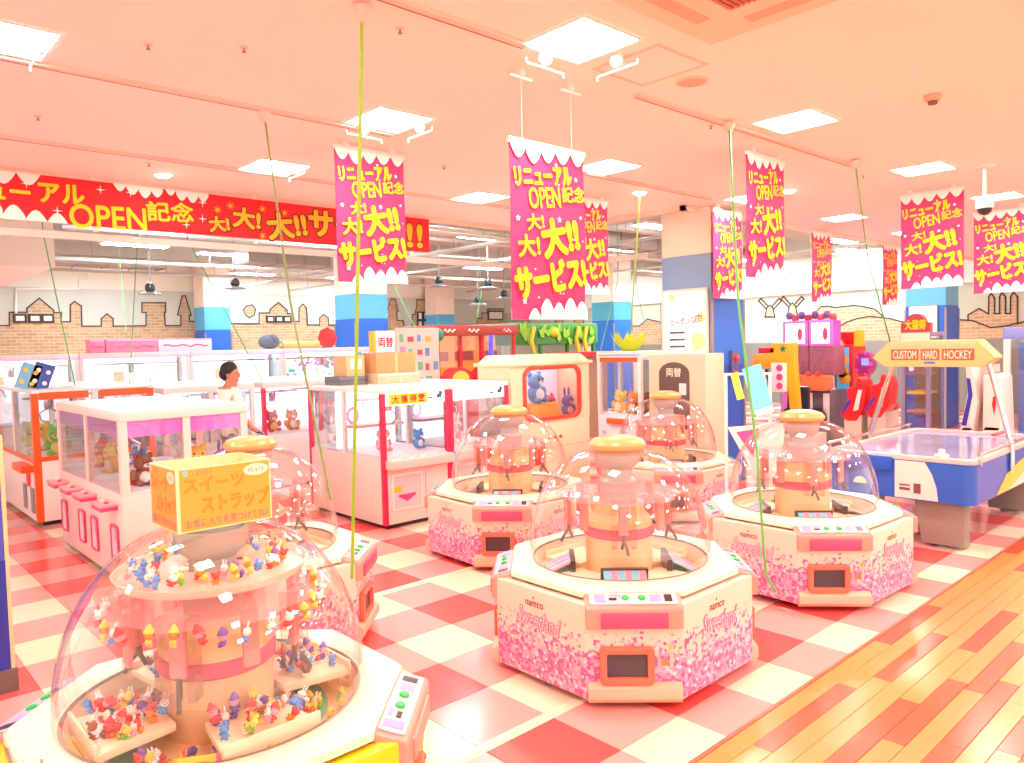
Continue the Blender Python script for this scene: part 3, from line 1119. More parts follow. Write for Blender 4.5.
for (u, v) in ((26, 184), (57, 211), (130, 193), (202, 203), (202, 219), (186, 225), (100, 190)):
    p = bx(u, v)
    q = star(p.x, p.z, 0.045, 0.008, 4)
    mb.add([(a, b, 0.001) for a, b in q], [tuple(range(len(q) - 1, -1, -1))])
mb.build('cloud_print', ban_wht, t, smooth=False)
mb = MB(plane((0, -0.0135, 0), (1, 0, 0), (0, 0, 1)))
for (u, v) in ((217, 210), (230, 206), (262, 209), (228, 228), (262, 236), (284, 213)):
    p = bx(u, v)
    q = star(p.x, p.z, 0.05, 0.012, 7)
    mb.add([(a, b, 0) for a, b in q], [tuple(range(len(q) - 1, -1, -1))])
mb.build('burst_print', org, t, smooth=False)
mb = MB()
for x in (-2.6, -0.62, 0.95, 3.0):
    mb.box(x - 0.02, x + 0.02, 0.0, 0.02, z0b - 0.05, CEIL)
mb.build('bracket', pw, t, smooth=False)
# pale rail below the red banner
tag(MB().box(-5, 5.35, YF + 0.06, YF + 0.1, 2.96, 3.03).build('hanging_rail', pipem, smooth=False, bevel=0.006),
    'pale rail hung just below the red fascia banner', 'rail')
tag(MB().box(5.37, 5.41, 2.05, 3.95, 2.96, 3.03).build('side_rail', pipem, smooth=False, bevel=0.006),
    'pale rail meeting the side of the pillar', 'rail')

# ---- spare ceiling hooks around the light panels
for (u, v, rz) in ((545, 62, 0), (617, 64, PI / 2), (36, 52, PI / 2), (364, 132, 0), (420, 130, PI / 2), (297, 172, PI / 2)):
    p = atz(u, v, CEIL - 0.05)
    t = thing('ceiling_hook', 'white ceiling hook with a crossbar beside a light panel', 'hook', (p.x, p.y, CEIL), rz, 'spare banner hooks on the ceiling')
    MB().lathe([(0.04, 0), (0.04, -0.05), (0.015, -0.07)], 14).build('magnet', WHITE, t)
    mb = MB()
    mb.tube([(-0.15, 0, -0.06), (-0.15, 0, -0.085), (0.15, 0, -0.085), (0.15, 0, -0.11)], 0.006, 6)
    mb.build('crossbar', WHITE, t)

# ================================================================== DOME PRIZE GAMES
CONF = confetti('confetti_panel', (246, 206, 186), (238, 92, 150), (250, 150, 185), 0.42, 58)
BALL = balloons('ball_panel')
PANEL = mat('console_panel', (244, 196, 204), 0.25)
STRIPEB, STRIPEP = mat('stripe_blue', (110, 195, 220), 0.4), mat('stripe_pink', (245, 140, 170), 0.4)
CANOPY = translucent('pink_canopy', (250, 170, 172), 0.3)
TUBEG = glass('arm_acrylic', (246, 240, 238), 1.4, 0.05)
NECK = translucent('grey_neck', (184, 186, 180), 0.85)
TURN = mat('turntable', (236, 196, 140), 0.4)
TOWER = mat('tower_cream', (238, 192, 142), 0.35)
SCREEN = mat('dark_screen', (72, 64, 72), 0.2)
BEZEL = mat('bezel_orange', (244, 112, 88), 0.3)
CAPM = mat('cap_gold', (232, 158, 92), 0.3)
PAD = mat('kick_pad', (236, 182, 152), 0.4)
FELT = mat('green_felt', (90, 180, 140), 0.6)


def octo(R, k):
    return [(-k, -R), (k, -R), (R, -k), (R, k), (k, R), (-k, R), (-R, k), (-R, -k)]


def dome_game(label, loc, rz, kind='pink', group=None):
    Rb, kb = 0.738, 0.25
    t = thing('dome_crane_game', label, 'arcade game', loc, rz, group)
    side = CONF if kind == 'pink' else BALL
    mb = MB()
    frame_ring(mb, octo(Rb - 0.005, kb), octo(Rb - 0.14, kb - 0.05), 0.045, 0.542)
    mb.build('body', side, t, bevel=0.012)
    mb = MB()
    mb.prism(octo(Rb - 0.1, kb - 0.02), 0.03, 0.07)
    mb.build('plinth', DARK, t, smooth=False)
    for a in range(4):
        mb = MB(Matrix.Rotation(PI / 4 + a * PI / 2, 4, 'Z'))
        mb.lathe([(0, 0.0), (0.03, 0.0), (0.03, 0.012), (0.012, 0.02), (0.012, 0.06)], 12, cx=0.62)
        mb.build('foot', GREY, t)
    # cream rim: octagon outside, round well inside
    n = 64
    outer, inner = [], []
    oc = octo(0.648, 0.27)
    for k in range(n):
        a = 2 * PI * k / n
        d = Vector((math.cos(a), math.sin(a)))
        best = 9
        for i in range(8):
            p, q = Vector(oc[i]), Vector(oc[(i + 1) % 8])
            e = q - p
            den = d.x * e.y - d.y * e.x
            if abs(den) < 1e-9:
                continue
            s_ = (p.x * e.y - p.y * e.x) / den
            u_ = (p.x * d.y - p.y * d.x) / den
            if s_ > 0 and -1e-6 <= u_ <= 1 + 1e-6:
                best = min(best, s_)
        outer.append(d * best)
        inner.append(d * 0.53)
    mb = MB()
    rings = [(1.0, 0.0, 0.556), (1.0, 0.0, 0.585), (0.975, 0.0, 0.602), (0.0, 1.0, 0.602), (0.0, 0.975, 0.595), (0.0, 0.96, 0.50)]
    vs = []
    for (wo, wi, z) in rings:
        for k in range(n):
            p = outer[k] * wo + inner[k] * wi
            vs.append((p.x, p.y, z))
    fs = [(j * n + k, j * n + (k + 1) % n, (j + 1) * n + (k + 1) % n, (j + 1) * n + k) for j in range(len(rings) - 1) for k in range(n)]
    mb.add(vs, fs)
    mb.build('rim', CREAM, t)
    mb = MB()
    mb.shell([(0.512, 0.5975), (0.518, 0.604), (0.526, 0.604), (0.53, 0.5985)], 64)
    mb.build('dome_gasket', mat('gasket', (120, 105, 92), 0.5), t)
    # four player stations
    for a in range(4):
        Rm = Matrix.Rotation(a * PI / 2, 4, 'Z')
        c = MB(Rm)
        # sloping console: trapezoid profile extruded in x
        pr = [(-0.765, 0.425), (-0.765, 0.53), (-0.752, 0.545), (-0.64, 0.575), (-0.64, 0.425)]
        w = kb
        vs = [(-w, y, z) for y, z in pr] + [(w, y, z) for y, z in pr]
        m = len(pr)
        c.add(vs, [tuple(range(m)), tuple(range(2 * m - 1, m - 1, -1))] + [(i, m + i, m + (i + 1) % m, (i + 1) % m) for i in range(m)])
        co = c.build('console', SALMON, t, bevel=0.018, seg=3)
        MB(Rm).box(-0.172, 0.172, -0.776, -0.76, 0.432, 0.512).build('coin_front', HOTPINK if kind == 'pink' else SALMON, co, bevel=0.006)
        T = Rm @ plane((0, -0.697, 0.5625), (1, 0, 0), (0, math.cos(0.266), math.sin(0.266)))
        mb = MB(T)
        mb.prism(rrect(-0.225, -0.052, 0.225, 0.045, 0.012), 0.0, 0.004)
        mb.build('panel_plate', PANEL, co, smooth=False)
        for bxp in (-0.04, 0.045):
            MB(T).lathe([(0.02, 0.003), (0.02, 0.012), (0.015, 0.017), (0, 0.018)], 14, cx=bxp, cy=0.0).build('push_button', GREEN, co)
        mb = MB(T)
        mb.box(-0.125, -0.085, -0.018, 0.0, 0.003, 0.008)
        mb.box(0.16, 0.2, -0.03, 0.03, 0.003, 0.006)
        tag(mb.build('coin_slot', DARK, co, smooth=False), kind='stuff')
        mb = MB(T)
        for (x0, x1, y0, y1) in ((-0.2, -0.145, -0.04, 0.035), (-0.12, -0.06, 0.015, 0.035), (0.085, 0.14, -0.03, 0.03)):
            mb.box(x0, x1, y0, y1, 0.003, 0.005)
        tag(mb.build('instruction_print', mat('print_pink', (240, 150, 200), 0.4), co, smooth=False), kind='stuff')
        # lit window below the console
        F = Rm @ plane((-0.04, -Rb + 0.004, 0.235), (1, 0, 0), (0, 0, 1))
        mb = MB(F)
        frame_ring(mb, rrect(-0.14, -0.1, 0.14, 0.095, 0.025), rrect(-0.104, -0.064, 0.104, 0.06, 0.008), 0.0, 0.03)
        bz = mb.build('window_bezel', BEZEL, t, bevel=0.006)
        MB(F).box(-0.104, 0.104, -0.064, 0.06, 0.0, 0.01).build('window_pane', SCREEN, bz, smooth=False)
        for sx in (-0.118, 0.118):
            MB(F).lathe([(0.011, 0.03), (0.009, 0.036), (0, 0.037)], 10, cx=sx, cy=0.075).build('bolt', BEZEL, bz)
        mb = MB(F)
        mb.box(0.175, 0.21, -0.01, 0.03, 0.0, 0.004)
        mb.build('sticker', mat('sticker_orange', (206, 130, 96), 0.5), t, smooth=False)
        mb = MB(F)
        mb.box(0.22, 0.236, -0.02, 0.1, 0.0, 0.005)
        mb.lathe([(0.012, 0.003), (0.012, 0.008), (0, 0.009)], 10, cx=0.228, cy=0.09, mi=1)
        mb.build('lock_strip', [mat('strip_pale', (226, 196, 176), 0.4), mat('yellow_sign', (236, 196, 30), 0.4)], t, smooth=False)
        k_ = MB(Rm)
        pr = [(-Rb + 0.02, 0.03), (-Rb - 0.006, 0.034), (-Rb - 0.03, 0.06), (-Rb - 0.03, 0.118), (-Rb + 0.02, 0.15)]
        w = kb - 0.008
        vs = [(-w, y, z) for y, z in pr] + [(w, y, z) for y, z in pr]
        k_.add(vs, [(0, 1, 2, 3, 4), (9, 8, 7, 6, 5)] + [(i, 5 + i, 5 + (i + 1) % 5, (i + 1) % 5) for i in range(5)])
        k_.build('kick_pad', PAD if kind == 'pink' else CREAM, t, bevel=0.008)
        # printed lettering on the slanted sides
        if kind == 'pink':
            D = Rm @ Matrix.Rotation(PI / 4, 4, 'Z') @ plane((0, -0.6943 - 0.002, 0.40), (1, 0, 0), (0, 0, 1))
            mb = MB(D)
            letter(mb, 'namco', -0.1, 0.045, 0.04, 0.075, bold=0.02, z=0.002)
            mb.add([(-0.045, 0.09, 0.002), (-0.035, 0.11, 0.002), (-0.03, 0.09, 0.002)], [(0, 1, 2)])
            mb.build('maker_print', mat('print_brown', (120, 60, 60), 0.5), t, smooth=False)
            mb = MB(D)
            letter(mb, 'Sweetland', -0.17, -0.075, 0.17, 0.03, -0.06, bold=0.07, shear=0.25, z=0.002)
            mb.build('logo_print', mat('print_rose', (240, 110, 150), 0.5), t, smooth=False)
            mb = MB(D)
            letter(mb, 'Sweetland', -0.165, -0.07, 0.165, 0.025, -0.06, bold=0.01, shear=0.25, z=0.004)
            mb.build('logo_highlight', mat('print_light', (255, 200, 215), 0.5), t, smooth=False)
        # crane arm inside the dome: acrylic post, pink head, metal claw
        A = Rm
        arm = MB(A).box(-0.03, 0.03, -0.31, -0.285, 0.79, 1.0).build('crane_head', mat('crane_head', (246, 150, 150), 0.3), t, bevel=0.01)
        MB(A).lathe([(0.026, 0.0), (0.026, 0.006), (0, 0.008)], 14).build('head_badge', PINK, arm).matrix_local = \
            A @ Matrix.Translation((0, -0.31, 0.945)) @ Matrix.Rotation(PI / 2, 4, 'X')
        mb = MB(A)
        for sx in (-0.055, 0.055):
            mb.box(sx - 0.014, sx + 0.014, -0.33, -0.27, 0.72, 1.0)
        mb.build('acrylic_post', TUBEG, arm, smooth=False)
        mb = MB(A)
        mb.tube([(0.0, -0.3, 0.8), (0.0, -0.305, 0.76), (0.012, -0.33, 0.73), (0.02, -0.35, 0.69)], 0.009, 6)
        mb.tube([(0.0, -0.3, 0.8), (0.0, -0.295, 0.75), (-0.01, -0.28, 0.71)], 0.009, 6)
        mb.build('claw', mat('claw_bronze', (120, 95, 75), 0.3, 0.6), arm)
        # striped prize ramp, prize chute
        Rp = Rm
        T2 = Rp @ plane((0.0, -0.38, 0.545), (1, 0, 0), (0, -math.cos(0.45), -math.sin(0.45)))
        if kind == 'pink':
            mb = MB(T2)
            for i in range(6):
                mb.box(-0.12 + 0.04 * i, -0.08 + 0.04 * i, -0.1, 0.1, -0.006, 0.0, i % 2)
            mb.build('striped_ramp', [STRIPEB, STRIPEP], t, smooth=False)
            mb = MB(Rp)
            mb.box(-0.135, 0.135, -0.30, -0.27, 0.5, 0.6)
            mb.build('ramp_mouth', DARK, t, smooth=False)
        D4 = Rm @ Matrix.Rotation(PI / 4, 4, 'Z')
        mb = MB(D4)
        zs = 0.505 if kind == 'pink' else 0.575
        mb.prism([(-0.17, -0.46), (0.17, -0.46), (0.13, -0.2), (-0.13, -0.2)], zs, zs + 0.03)
        mb.box(-0.172, 0.172, -0.47, -0.458, zs - 0.02, zs + 0.06)
        mb.build('prize_shelf', mat('shelf_cream', (250, 228, 190), 0.4), t, bevel=0.006)
        # second set of posts on the diagonals
        mb = MB(D4)
        mb.box(-0.03, 0.03, -0.32, -0.30, 0.8, 1.0)
        mb.build('crane_panel', mat('crane_panel', (236, 140, 128), 0.3), t, bevel=0.008)
    MB().lathe([(0.0, 0.50), (0.515, 0.50), (0.515, 0.507), (0.0, 0.507)], 48).build('turntable', TURN, t)
    mb = MB()
    mb.shell([(0.3, 0.5085), (0.4, 0.5085)], 48)
    mb.build('felt_ring', FELT, t)
    MB().lathe([(0.0, 0.5), (0.20, 0.5), (0.2, 0.74), (0.0, 0.74)], 40).build('tower', TOWER, t)
    MB().lathe([(0.205, 0.735), (0.215, 0.745), (0.215, 0.785), (0.205, 0.795)], 40).build('tower_band', mat('tower_band', (226, 92, 112), 0.25), t)
    MB().lathe([(0.2, 0.79), (0.2, 0.83), (0.16, 0.87), (0.15, 0.93), (0.0, 0.93)], 36).build('tower_head', GOLD, t)
    # lobed canopy
    mb = MB()
    n = 64
    prof = [(0.10, 1.05), (0.2, 1.035), (0.3, 1.01), (0.36, 0.985), (0.365, 0.975), (0.3, 0.985), (0.15, 1.0), (0.1, 1.0)]
    vs = []
    for r, z in prof:
        for k in range(n):
            a = 2 * PI * k / n
            rr = r * (1 + (0.045 * math.cos(8 * a) if r > 0.28 else 0))
            vs.append((rr * math.cos(a), rr * math.sin(a), z))
    mb.add(vs, [(j * n + k, j * n + (k + 1) % n, (j + 1) * n + (k + 1) % n, (j + 1) * n + k) for j in range(len(prof) - 1) for k in range(n)])
    mb.build('canopy', CANOPY, t)
    MB().lathe([(0.11, 0.93), (0.11, 1.06), (0.085, 1.08), (0.085, 1.13), (0.12, 1.16), (0.135, 1.2), (0.135, 1.24), (0.0, 1.24)], 32).build('neck', NECK, t)
    prof = [(0.535, 0.6), (0.545, 0.64)] + [(0.545 * math.cos(x) ** 0.8, 0.64 + 0.62 * math.sin(x)) for x in [PI / 2 * k / 16 for k in range(1, 16)]]
    prof = [p for p in prof if p[0] > 0.13]
    MB().shell(prof, 64).build('dome', GLASS, t, angle=80)
    if kind == 'pink':
        MB().lathe([(0.0, 1.245), (0.15, 1.245), (0.17, 1.262), (0.17, 1.28), (0.15, 1.305), (0.09, 1.325), (0.0, 1.332)], 40).build('cap', CAPM, t)
    return t


RZ = -PI / 4
grp = 'pink dome crane games'
g1 = dome_game('pink confetti dome game standing between yellow prize dome and wooden aisle', (0.885, -1.115, 0), RZ, 'pink', grp)
for (x, y, rz, lab) in ((2.97, -1.24, RZ - 0.04, 'pink confetti dome game beside the blue air hockey table'),
                        (2.05, 1.12, RZ - 0.06, 'pink confetti dome game in front of cream crane cabinet with red window'),
                        (4.33, 1.02, RZ, 'pink confetti dome game in front of the blue poster pillar'),
                        (-0.56, 0.80, RZ, 'pink confetti dome game right behind the yellow sign box')):
    dup(g1, (x, y, 0), rz, lab, grp)

FLX, FLY = -1.60, -1.205
gy = dome_game('dome game with yellow ball-print sides full of small mascot prizes', (FLX, FLY, 0), RZ, 'yellow')
MB().lathe([(0.0, 1.24), (0.115, 1.24), (0.12, 1.255), (0.11, 1.27), (0.0, 1.275)], 32).build('cap', NECK, gy)
# upper prize shelf, yellow sign cards inside
mb = MB()
mb.shell([(0.12, 1.09), (0.33, 1.07), (0.345, 1.10), (0.335, 1.10), (0.325, 1.08), (0.12, 1.10)], 48)
mb.build('upper_shelf', translucent('shelf_clear', (255, 225, 200), 0.45), gy)
cardm = mat('card_yellow', (250, 206, 60), 0.6)
cardp = mat('card_pink', (240, 90, 140), 0.6)
cardt = mat('card_text', (190, 120, 40), 0.6)
for (ang, r, w, h, m) in ((-2.35, 0.5, 0.2, 0.075, cardm), (-1.3, 0.5, 0.13, 0.055, cardm), (-1.0, 0.5, 0.17, 0.055, cardp), (-0.62, 0.5, 0.17, 0.07, cardm)):
    r, h = 0.475, h * 1.45
    p = (r * math.cos(ang), r * math.sin(ang), 0.565)
    M = plane(p, (-math.sin(ang), math.cos(ang), 0), (0.75 * -math.cos(ang), 0.75 * -math.sin(ang), 1))
    c = MB(M).box(-w / 2, w / 2, -h / 2, h / 2, -0.002, 0.002).build('price_card', m, gy, smooth=False)
    mb = MB(M)
    for k in range(3):
        mb.box(-w * 0.4, w * (0.25 + 0.1 * (k % 2)), h * (0.22 - 0.22 * k) - 0.003, h * (0.22 - 0.22 * k) + 0.003, 0.002, 0.003)
    mb.build('card_print', cardt if m is cardm else ban_wht, c, smooth=False)
# wire hooks lying on the rim
mb = MB()
mb.tube([(-0.52, -0.42, 0.615), (-0.4, -0.56, 0.615), (-0.33, -0.53, 0.615), (-0.36, -0.49, 0.615)], 0.005, 6)
mb.build('wire_guard', GREY, gy)

# the yellow sign box sitting on the dome
sx, sy = 0.345, 0.27
t = thing('sign_box', 'open yellow sign box with orange katakana sitting on the dome top', 'sign', (FLX + 0.005, FLY + 0.0, 1.262))
SBM = mat('sign_box_yellow', (244, 164, 58), 0.6, var=0.04, vscale=10)
CRD = mat('sign_box_cream', (252, 228, 176), 0.6)
for (x0, x1, y0, y1) in ((-sx / 2, sx / 2, -sy / 2, -sy / 2 + 0.004), (-sx / 2, sx / 2, sy / 2 - 0.004, sy / 2), (-sx / 2, -sx / 2 + 0.004, -sy / 2 + 0.004, sy / 2 - 0.004), (sx / 2 - 0.004, sx / 2, -sy / 2 + 0.004, sy / 2 - 0.004)):
    MB().box(x0, x1, y0, y1, 0, 0.225).build('side_card', CRD, t, smooth=False)
for (M, w, nm) in ((plane((0, -sy / 2 - 0.001, 0.1125), (1, 0, 0), (0, 0, 1)), sx, 1), (plane((-sx / 2 - 0.001, 0, 0.1125), (0, -1, 0), (0, 0, 1)), sy, 1)):
    k = w / 0.345
    MB(M).box(-w / 2 + 0.012, w / 2 - 0.006, -0.108, 0.108, 0, 0.0008).build('printed_sheet', SBM, t, smooth=False)
    ot, it = MB(M), MB(M)
    for body, b in (('スイーツ', (-0.15, 0.025, 0.07, 0.078)), ('ストラップ', (-0.09, -0.055, 0.165, 0.01))):
        b = (b[0] * k, b[1], b[2] * k, b[3])
        letter(ot, body, *b, 0.0, z=0.0012, bold=0.05)
        letter(it, body, *b, 0.0, z=0.0018, bold=0.015)
    ot.build('letter_outline', mat('sign_orange', (204, 104, 20), 0.6), t, smooth=False)
    it.build('lettering', mat('sign_gold', (246, 150, 40), 0.6), t, smooth=False)
    mb = MB(M)
    letter(mb, 'お気に入りを見つけてね♪', -0.145 * k, -0.1, 0.155 * k, -0.068, 0.0, z=0.0012, bold=0.02)
    scribble(mb, -0.12 * k, 0.086, -0.045 * k, 0.102, z=0.0012)
    tag(mb.build('small_lettering', mat('sign_violet', (176, 96, 120), 0.6), t, smooth=False), kind='stuff')
    mb = MB(M)
    mb.prism(circle(0.115 * k, 0.08, 0.048 * k, 24, 0.022), 0.0009, 0.0012)
    mb.prism(circle(-0.14 * k, 0.095, 0.008 * k, 12, 0.01), 0.0009, 0.0012, 1)
    tag(mb.build('bubble_print', [mat('bubble', (255, 226, 190), 0.6), STRIPEB], t, smooth=False), kind='stuff')
    mb = MB(M)
    scribble(mb, 0.083 * k, 0.072, 0.148 * k, 0.088, z=0.0016)
    tag(mb.build('small_print', mat('sign_rose', (220, 90, 110), 0.6), t, smooth=False), kind='stuff')

# ---- mascot straps: small plush figures, six kinds sharing meshes
toyc = {'red': (226, 76, 70), 'blue': (96, 160, 226), 'yellow': (248, 210, 90), 'pink': (248, 160, 176), 'green': (120, 200, 70), 'white': (248, 238, 228),
        'brown': (150, 90, 60), 'purple': (120, 90, 170), 'orange': (245, 150, 60)}
TM = {k: mat('toy_' + k, v, 0.6) for k, v in toyc.items()}


def toy_mesh(a, b, ears):
    mb = MB()
    mb.ball((0, 0, 0.012), (0.013, 0.011, 0.013), 8, 0)
    mb.ball((0, 0, 0.034), (0.016, 0.014, 0.014), 8, 1)
    for s in (-1, 1):
        if ears == 'round':
            mb.ball((s * 0.012, 0, 0.048), 0.006, 6, 1)
        elif ears == 'long':
            mb.ball((s * 0.006, 0, 0.055), (0.004, 0.003, 0.012), 6, 1)
        mb.ball((s * 0.014, -0.003, 0.016), (0.006, 0.005, 0.005), 6, 0)
        mb.ball((s * 0.007, -0.006, 0.002), (0.006, 0.007, 0.004), 6, 0)
        mb.ball((s * 0.006, -0.013, 0.036), 0.002, 6, 2)
    mb.ball((0, -0.013, 0.031), (0.003, 0.003, 0.002), 6, 2)
    if ears == 'hat':
        mb.lathe([(0.017, 0.043), (0.014, 0.05), (0.004, 0.066), (0, 0.068)], 8, 0)
    return mb.mesh('mascot_strap', [TM[a], TM[b], DARK])


toys = [toy_mesh(*q) for q in (('red', 'white', 'round'), ('blue', 'white', 'long'), ('yellow', 'orange', 'hat'), ('pink', 'white', 'long'), ('green', 'yellow', 'round'),
                               ('white', 'brown', 'round'), ('purple', 'pink', 'hat'), ('orange', 'red', 'round'), ('blue', 'blue', 'round'), ('red', 'pink', 'hat'))]
rt = random.Random(11)


def toy(x, y, z, label, group, s=1.0, tilt=0.3):
    o = link('mascot_strap', rt.choice(toys))
    o.location = (x, y, z)
    o.rotation_euler = (rt.uniform(-tilt, tilt), rt.uniform(-tilt, tilt), rt.uniform(0, 6.28))
    o.scale = (s, s, s)
    tag(o, label, 'toy', group)


for k in range(30):                                       # ring hung around the canopy
    a = 2 * PI * k / 30 + rt.uniform(-0.06, 0.06)
    toy(FLX + 0.385 * math.cos(a), FLY + 0.385 * math.sin(a), 0.925 + rt.uniform(-0.015, 0.015),
        'tiny mascot strap hanging around the canopy of the yellow dome game', 'mascot straps around the canopy', 1.1, 0.25)
for k in range(46):                                       # upper shelf
    a = 2 * PI * k / 46
    r = rt.uniform(0.2, 0.31)
    toy(FLX + r * math.cos(a), FLY + r * math.sin(a), 1.10, 'tiny mascot strap on the upper shelf under the sign box', 'mascot straps on the upper shelf', 0.95, 0.5)
for q in range(4):                                        # piles on the four prize shelves
    a0 = RZ + PI / 4 + q * PI / 2 - PI / 2
    for k in range(30):
        lx, ly = rt.uniform(-0.13, 0.13), rt.uniform(0.23, 0.44)
        hz = 0.605 + (0.035 if k > 16 else 0.0)
        x, y = ly * math.cos(a0) - lx * math.sin(a0), ly * math.sin(a0) + lx * math.cos(a0)
        toy(FLX + x, FLY + y, hz, 'tiny mascot strap heaped on a tray inside the yellow dome game', 'mascot straps heaped on the trays', 1.05, 0.6)
for q in range(3):
    a0 = RZ - PI / 2 + (q - 1) * PI / 2
    for k in range(20):
        lx, ly = rt.uniform(-0.12, 0.12), rt.uniform(0.28, 0.46)
        x, y = ly * math.cos(a0) - lx * math.sin(a0), ly * math.sin(a0) + lx * math.cos(a0)
        toy(FLX + x, FLY + y, 0.508, 'tiny mascot strap lying on the turntable of the yellow dome game', 'mascot straps on the turntable', 1.05, 0.6)

# ================================================================== CRANE CABINETS
WCAB = mat('cabinet_white', (250, 234, 228), 0.3)
PCAB = mat('cabinet_pink', (252, 214, 204), 0.3)
CRED = mat('cabinet_red', (226, 44, 84), 0.3)
BED = mat('prize_bed', (250, 246, 250), 0.5)
PURP = mat('purple_print', (226, 120, 220), 0.4)
LITW = mat('lit_back_panel', (255, 250, 252), 0.5, emit=0.9)


def cabinet(label, x0, x1, y0, y1, h, sill, nx, ny, base=WCAB, top=WCAB, post=WCAB, corner=None, toph=0.08, head=None, headh=0.12, lamp=True,
            name='crane_cabinet', cat='crane game', pw_=0.045, inner=True, foot=0.05):
    """glazed crane cabinet: base, top, posts, panes, lamp, gantry with claw; origin at the corner x0, y0"""
    W, D = x1 - x0, y1 - y0
    t = thing(name, label, cat, (x0, y0, 0))
    MB().box(0, W, 0, D, foot, sill).build('base', base, t, bevel=0.012)
    mb = MB()
    mb.box(0.06, W - 0.06, 0.06, D - 0.06, 0.0, foot + 0.01)
    mb.build('plinth', DARK, t, smooth=False)
    MB().box(0.0, W, -0.01, D + 0.01, h - toph, h).build('top', top, t, bevel=0.01)
    xs = [W * i / nx for i in range(nx + 1)]
    ys = [D * i / ny for i in range(ny + 1)]
    pts = set([(x, y) for x in xs for y in (0, D)] + [(x, y) for y in ys for x in (0, W)])
    for (x, y) in sorted(pts):
        c = corner if corner and x in (0, W) and y in (0, D) else post
        xx, yy = min(max(x, pw_ / 2), W - pw_ / 2), min(max(y, pw_ / 2), D - pw_ / 2)
        e = 0.004 if c is corner else 0.0
        z0 = foot if c is corner and corner else sill
        MB().box(xx - pw_ / 2 - e, xx + pw_ / 2 + e, yy - pw_ / 2 - e, yy + pw_ / 2 + e, z0, h - toph).build('post', c, t, smooth=False)
    for i in range(nx):
        for y in (0.012, D - 0.012):
            MB().box(xs[i] + pw_ / 2, xs[i + 1] - pw_ / 2, y - 0.003, y + 0.003, sill, h - toph).build('window_pane', PANE, t, smooth=False)
    for i in range(ny):
        for x in (0.012, W - 0.012):
            MB().box(x - 0.003, x + 0.003, ys[i] + pw_ / 2, ys[i + 1] - pw_ / 2, sill, h - toph).build('window_pane', PANE, t, smooth=False)
    MB().box(0.03, W - 0.03, 0.03, D - 0.03, sill, sill + 0.02).build('prize_bed', BED, t, smooth=False)
    if head:
        z0, z1 = h - toph - headh, h - toph
        for q in ((0.02, W - 0.02, 0.02, 0.026), (0.02, W - 0.02, D - 0.026, D - 0.02), (0.02, 0.026, 0.02, D - 0.02), (W - 0.026, W - 0.02, 0.02, D - 0.02)):
            MB().box(q[0], q[1], q[2], q[3], z0, z1).build('header_strip', head, t, smooth=False)
    if lamp:
        for i in range(nx):
            a, b = xs[i], xs[i + 1]
            MB().box(a + 0.1, b - 0.1, D / 2 - 0.04, D / 2 + 0.04, h - toph - 0.03, h - toph).build('lamp_tube', TUBE, t, smooth=False)
    if inner:
        for i in range(nx):
            cx = (xs[i] + xs[i + 1]) / 2
            cy = D * (0.35 + 0.2 * (i % 2))
            g = MB().box(xs[i] + 0.05, xs[i + 1] - 0.05, cy - 0.015, cy + 0.015, h - toph - 0.1, h - toph - 0.07).build('gantry', CHROME, t, smooth=False)
            mb = MB()
            mb.lathe([(0.05, h - toph - 0.1), (0.05, h - toph - 0.2), (0.03, h - toph - 0.23)], 12, cx=cx, cy=cy)
            for s in (-1, 1):
                zt = h - toph - 0.22
                mb.tube([(cx + s * 0.03, cy, zt), (cx + s * 0.1, cy, zt - 0.05), (cx + s * 0.09, cy, zt - 0.12), (cx + s * 0.04, cy, zt - 0.16)], 0.009, 6)
            mb.build('claw', CHROME, g)
    return t, xs, ys


def plush_mesh(a, b, ears):
    mb = MB()
    mb.ball((0, 0, 0.07), (0.075, 0.065, 0.075), 12, 0)
    mb.ball((0, -0.01, 0.185), (0.08, 0.07, 0.068), 12, 0)
    mb.ball((0, -0.05, 0.07), (0.05, 0.03, 0.05), 10, 1)
    mb.ball((0, -0.068, 0.17), (0.03, 0.022, 0.022), 8, 1)
    for s in (-1, 1):
        if ears == 'round':
            mb.ball((s * 0.06, 0, 0.245), (0.028, 0.018, 0.028), 8, 0)
        elif ears == 'long':
            mb.ball((s * 0.035, 0, 0.29), (0.02, 0.014, 0.06), 8, 0)
        else:
            mb.lathe([(0.025, 0.23), (0.012, 0.265), (0.0, 0.285)], 8, 0, cx=s * 0.05)
        mb.ball((s * 0.085, -0.02, 0.09), (0.03, 0.025, 0.045), 8, 0)
        mb.ball((s * 0.05, -0.06, 0.022), (0.032, 0.045, 0.025), 8, 0)
        mb.ball((s * 0.03, -0.074, 0.2), 0.008, 6, 2)
    mb.ball((0, -0.088, 0.178), (0.009, 0.007, 0.007), 6, 2)
    return mb.mesh('plush_toy', [TM[a], TM[b], DARK])


PL = {('yellow', 'white'): 'round', ('blue', 'white'): 'round', ('brown', 'white'): 'round', ('pink', 'white'): 'long', ('white', 'pink'): 'long', ('red', 'yellow'): 'point',
      ('green', 'yellow'): 'round', ('orange', 'white'): 'point', ('purple', 'pink'): 'long'}
PLM = {k: plush_mesh(k[0], k[1], e) for k, e in PL.items()}
rp = random.Random(5)


def plush(x, y, z, key, label, group, rz=0.0, s=1.0):
    o = link('plush_toy', PLM[key])
    o.location = (x, y, z)
    o.rotation_euler = (rp.uniform(-0.1, 0.1), rp.uniform(-0.1, 0.1), rz)
    o.scale = (s, s, s)
    tag(o, label, 'plush toy', group)


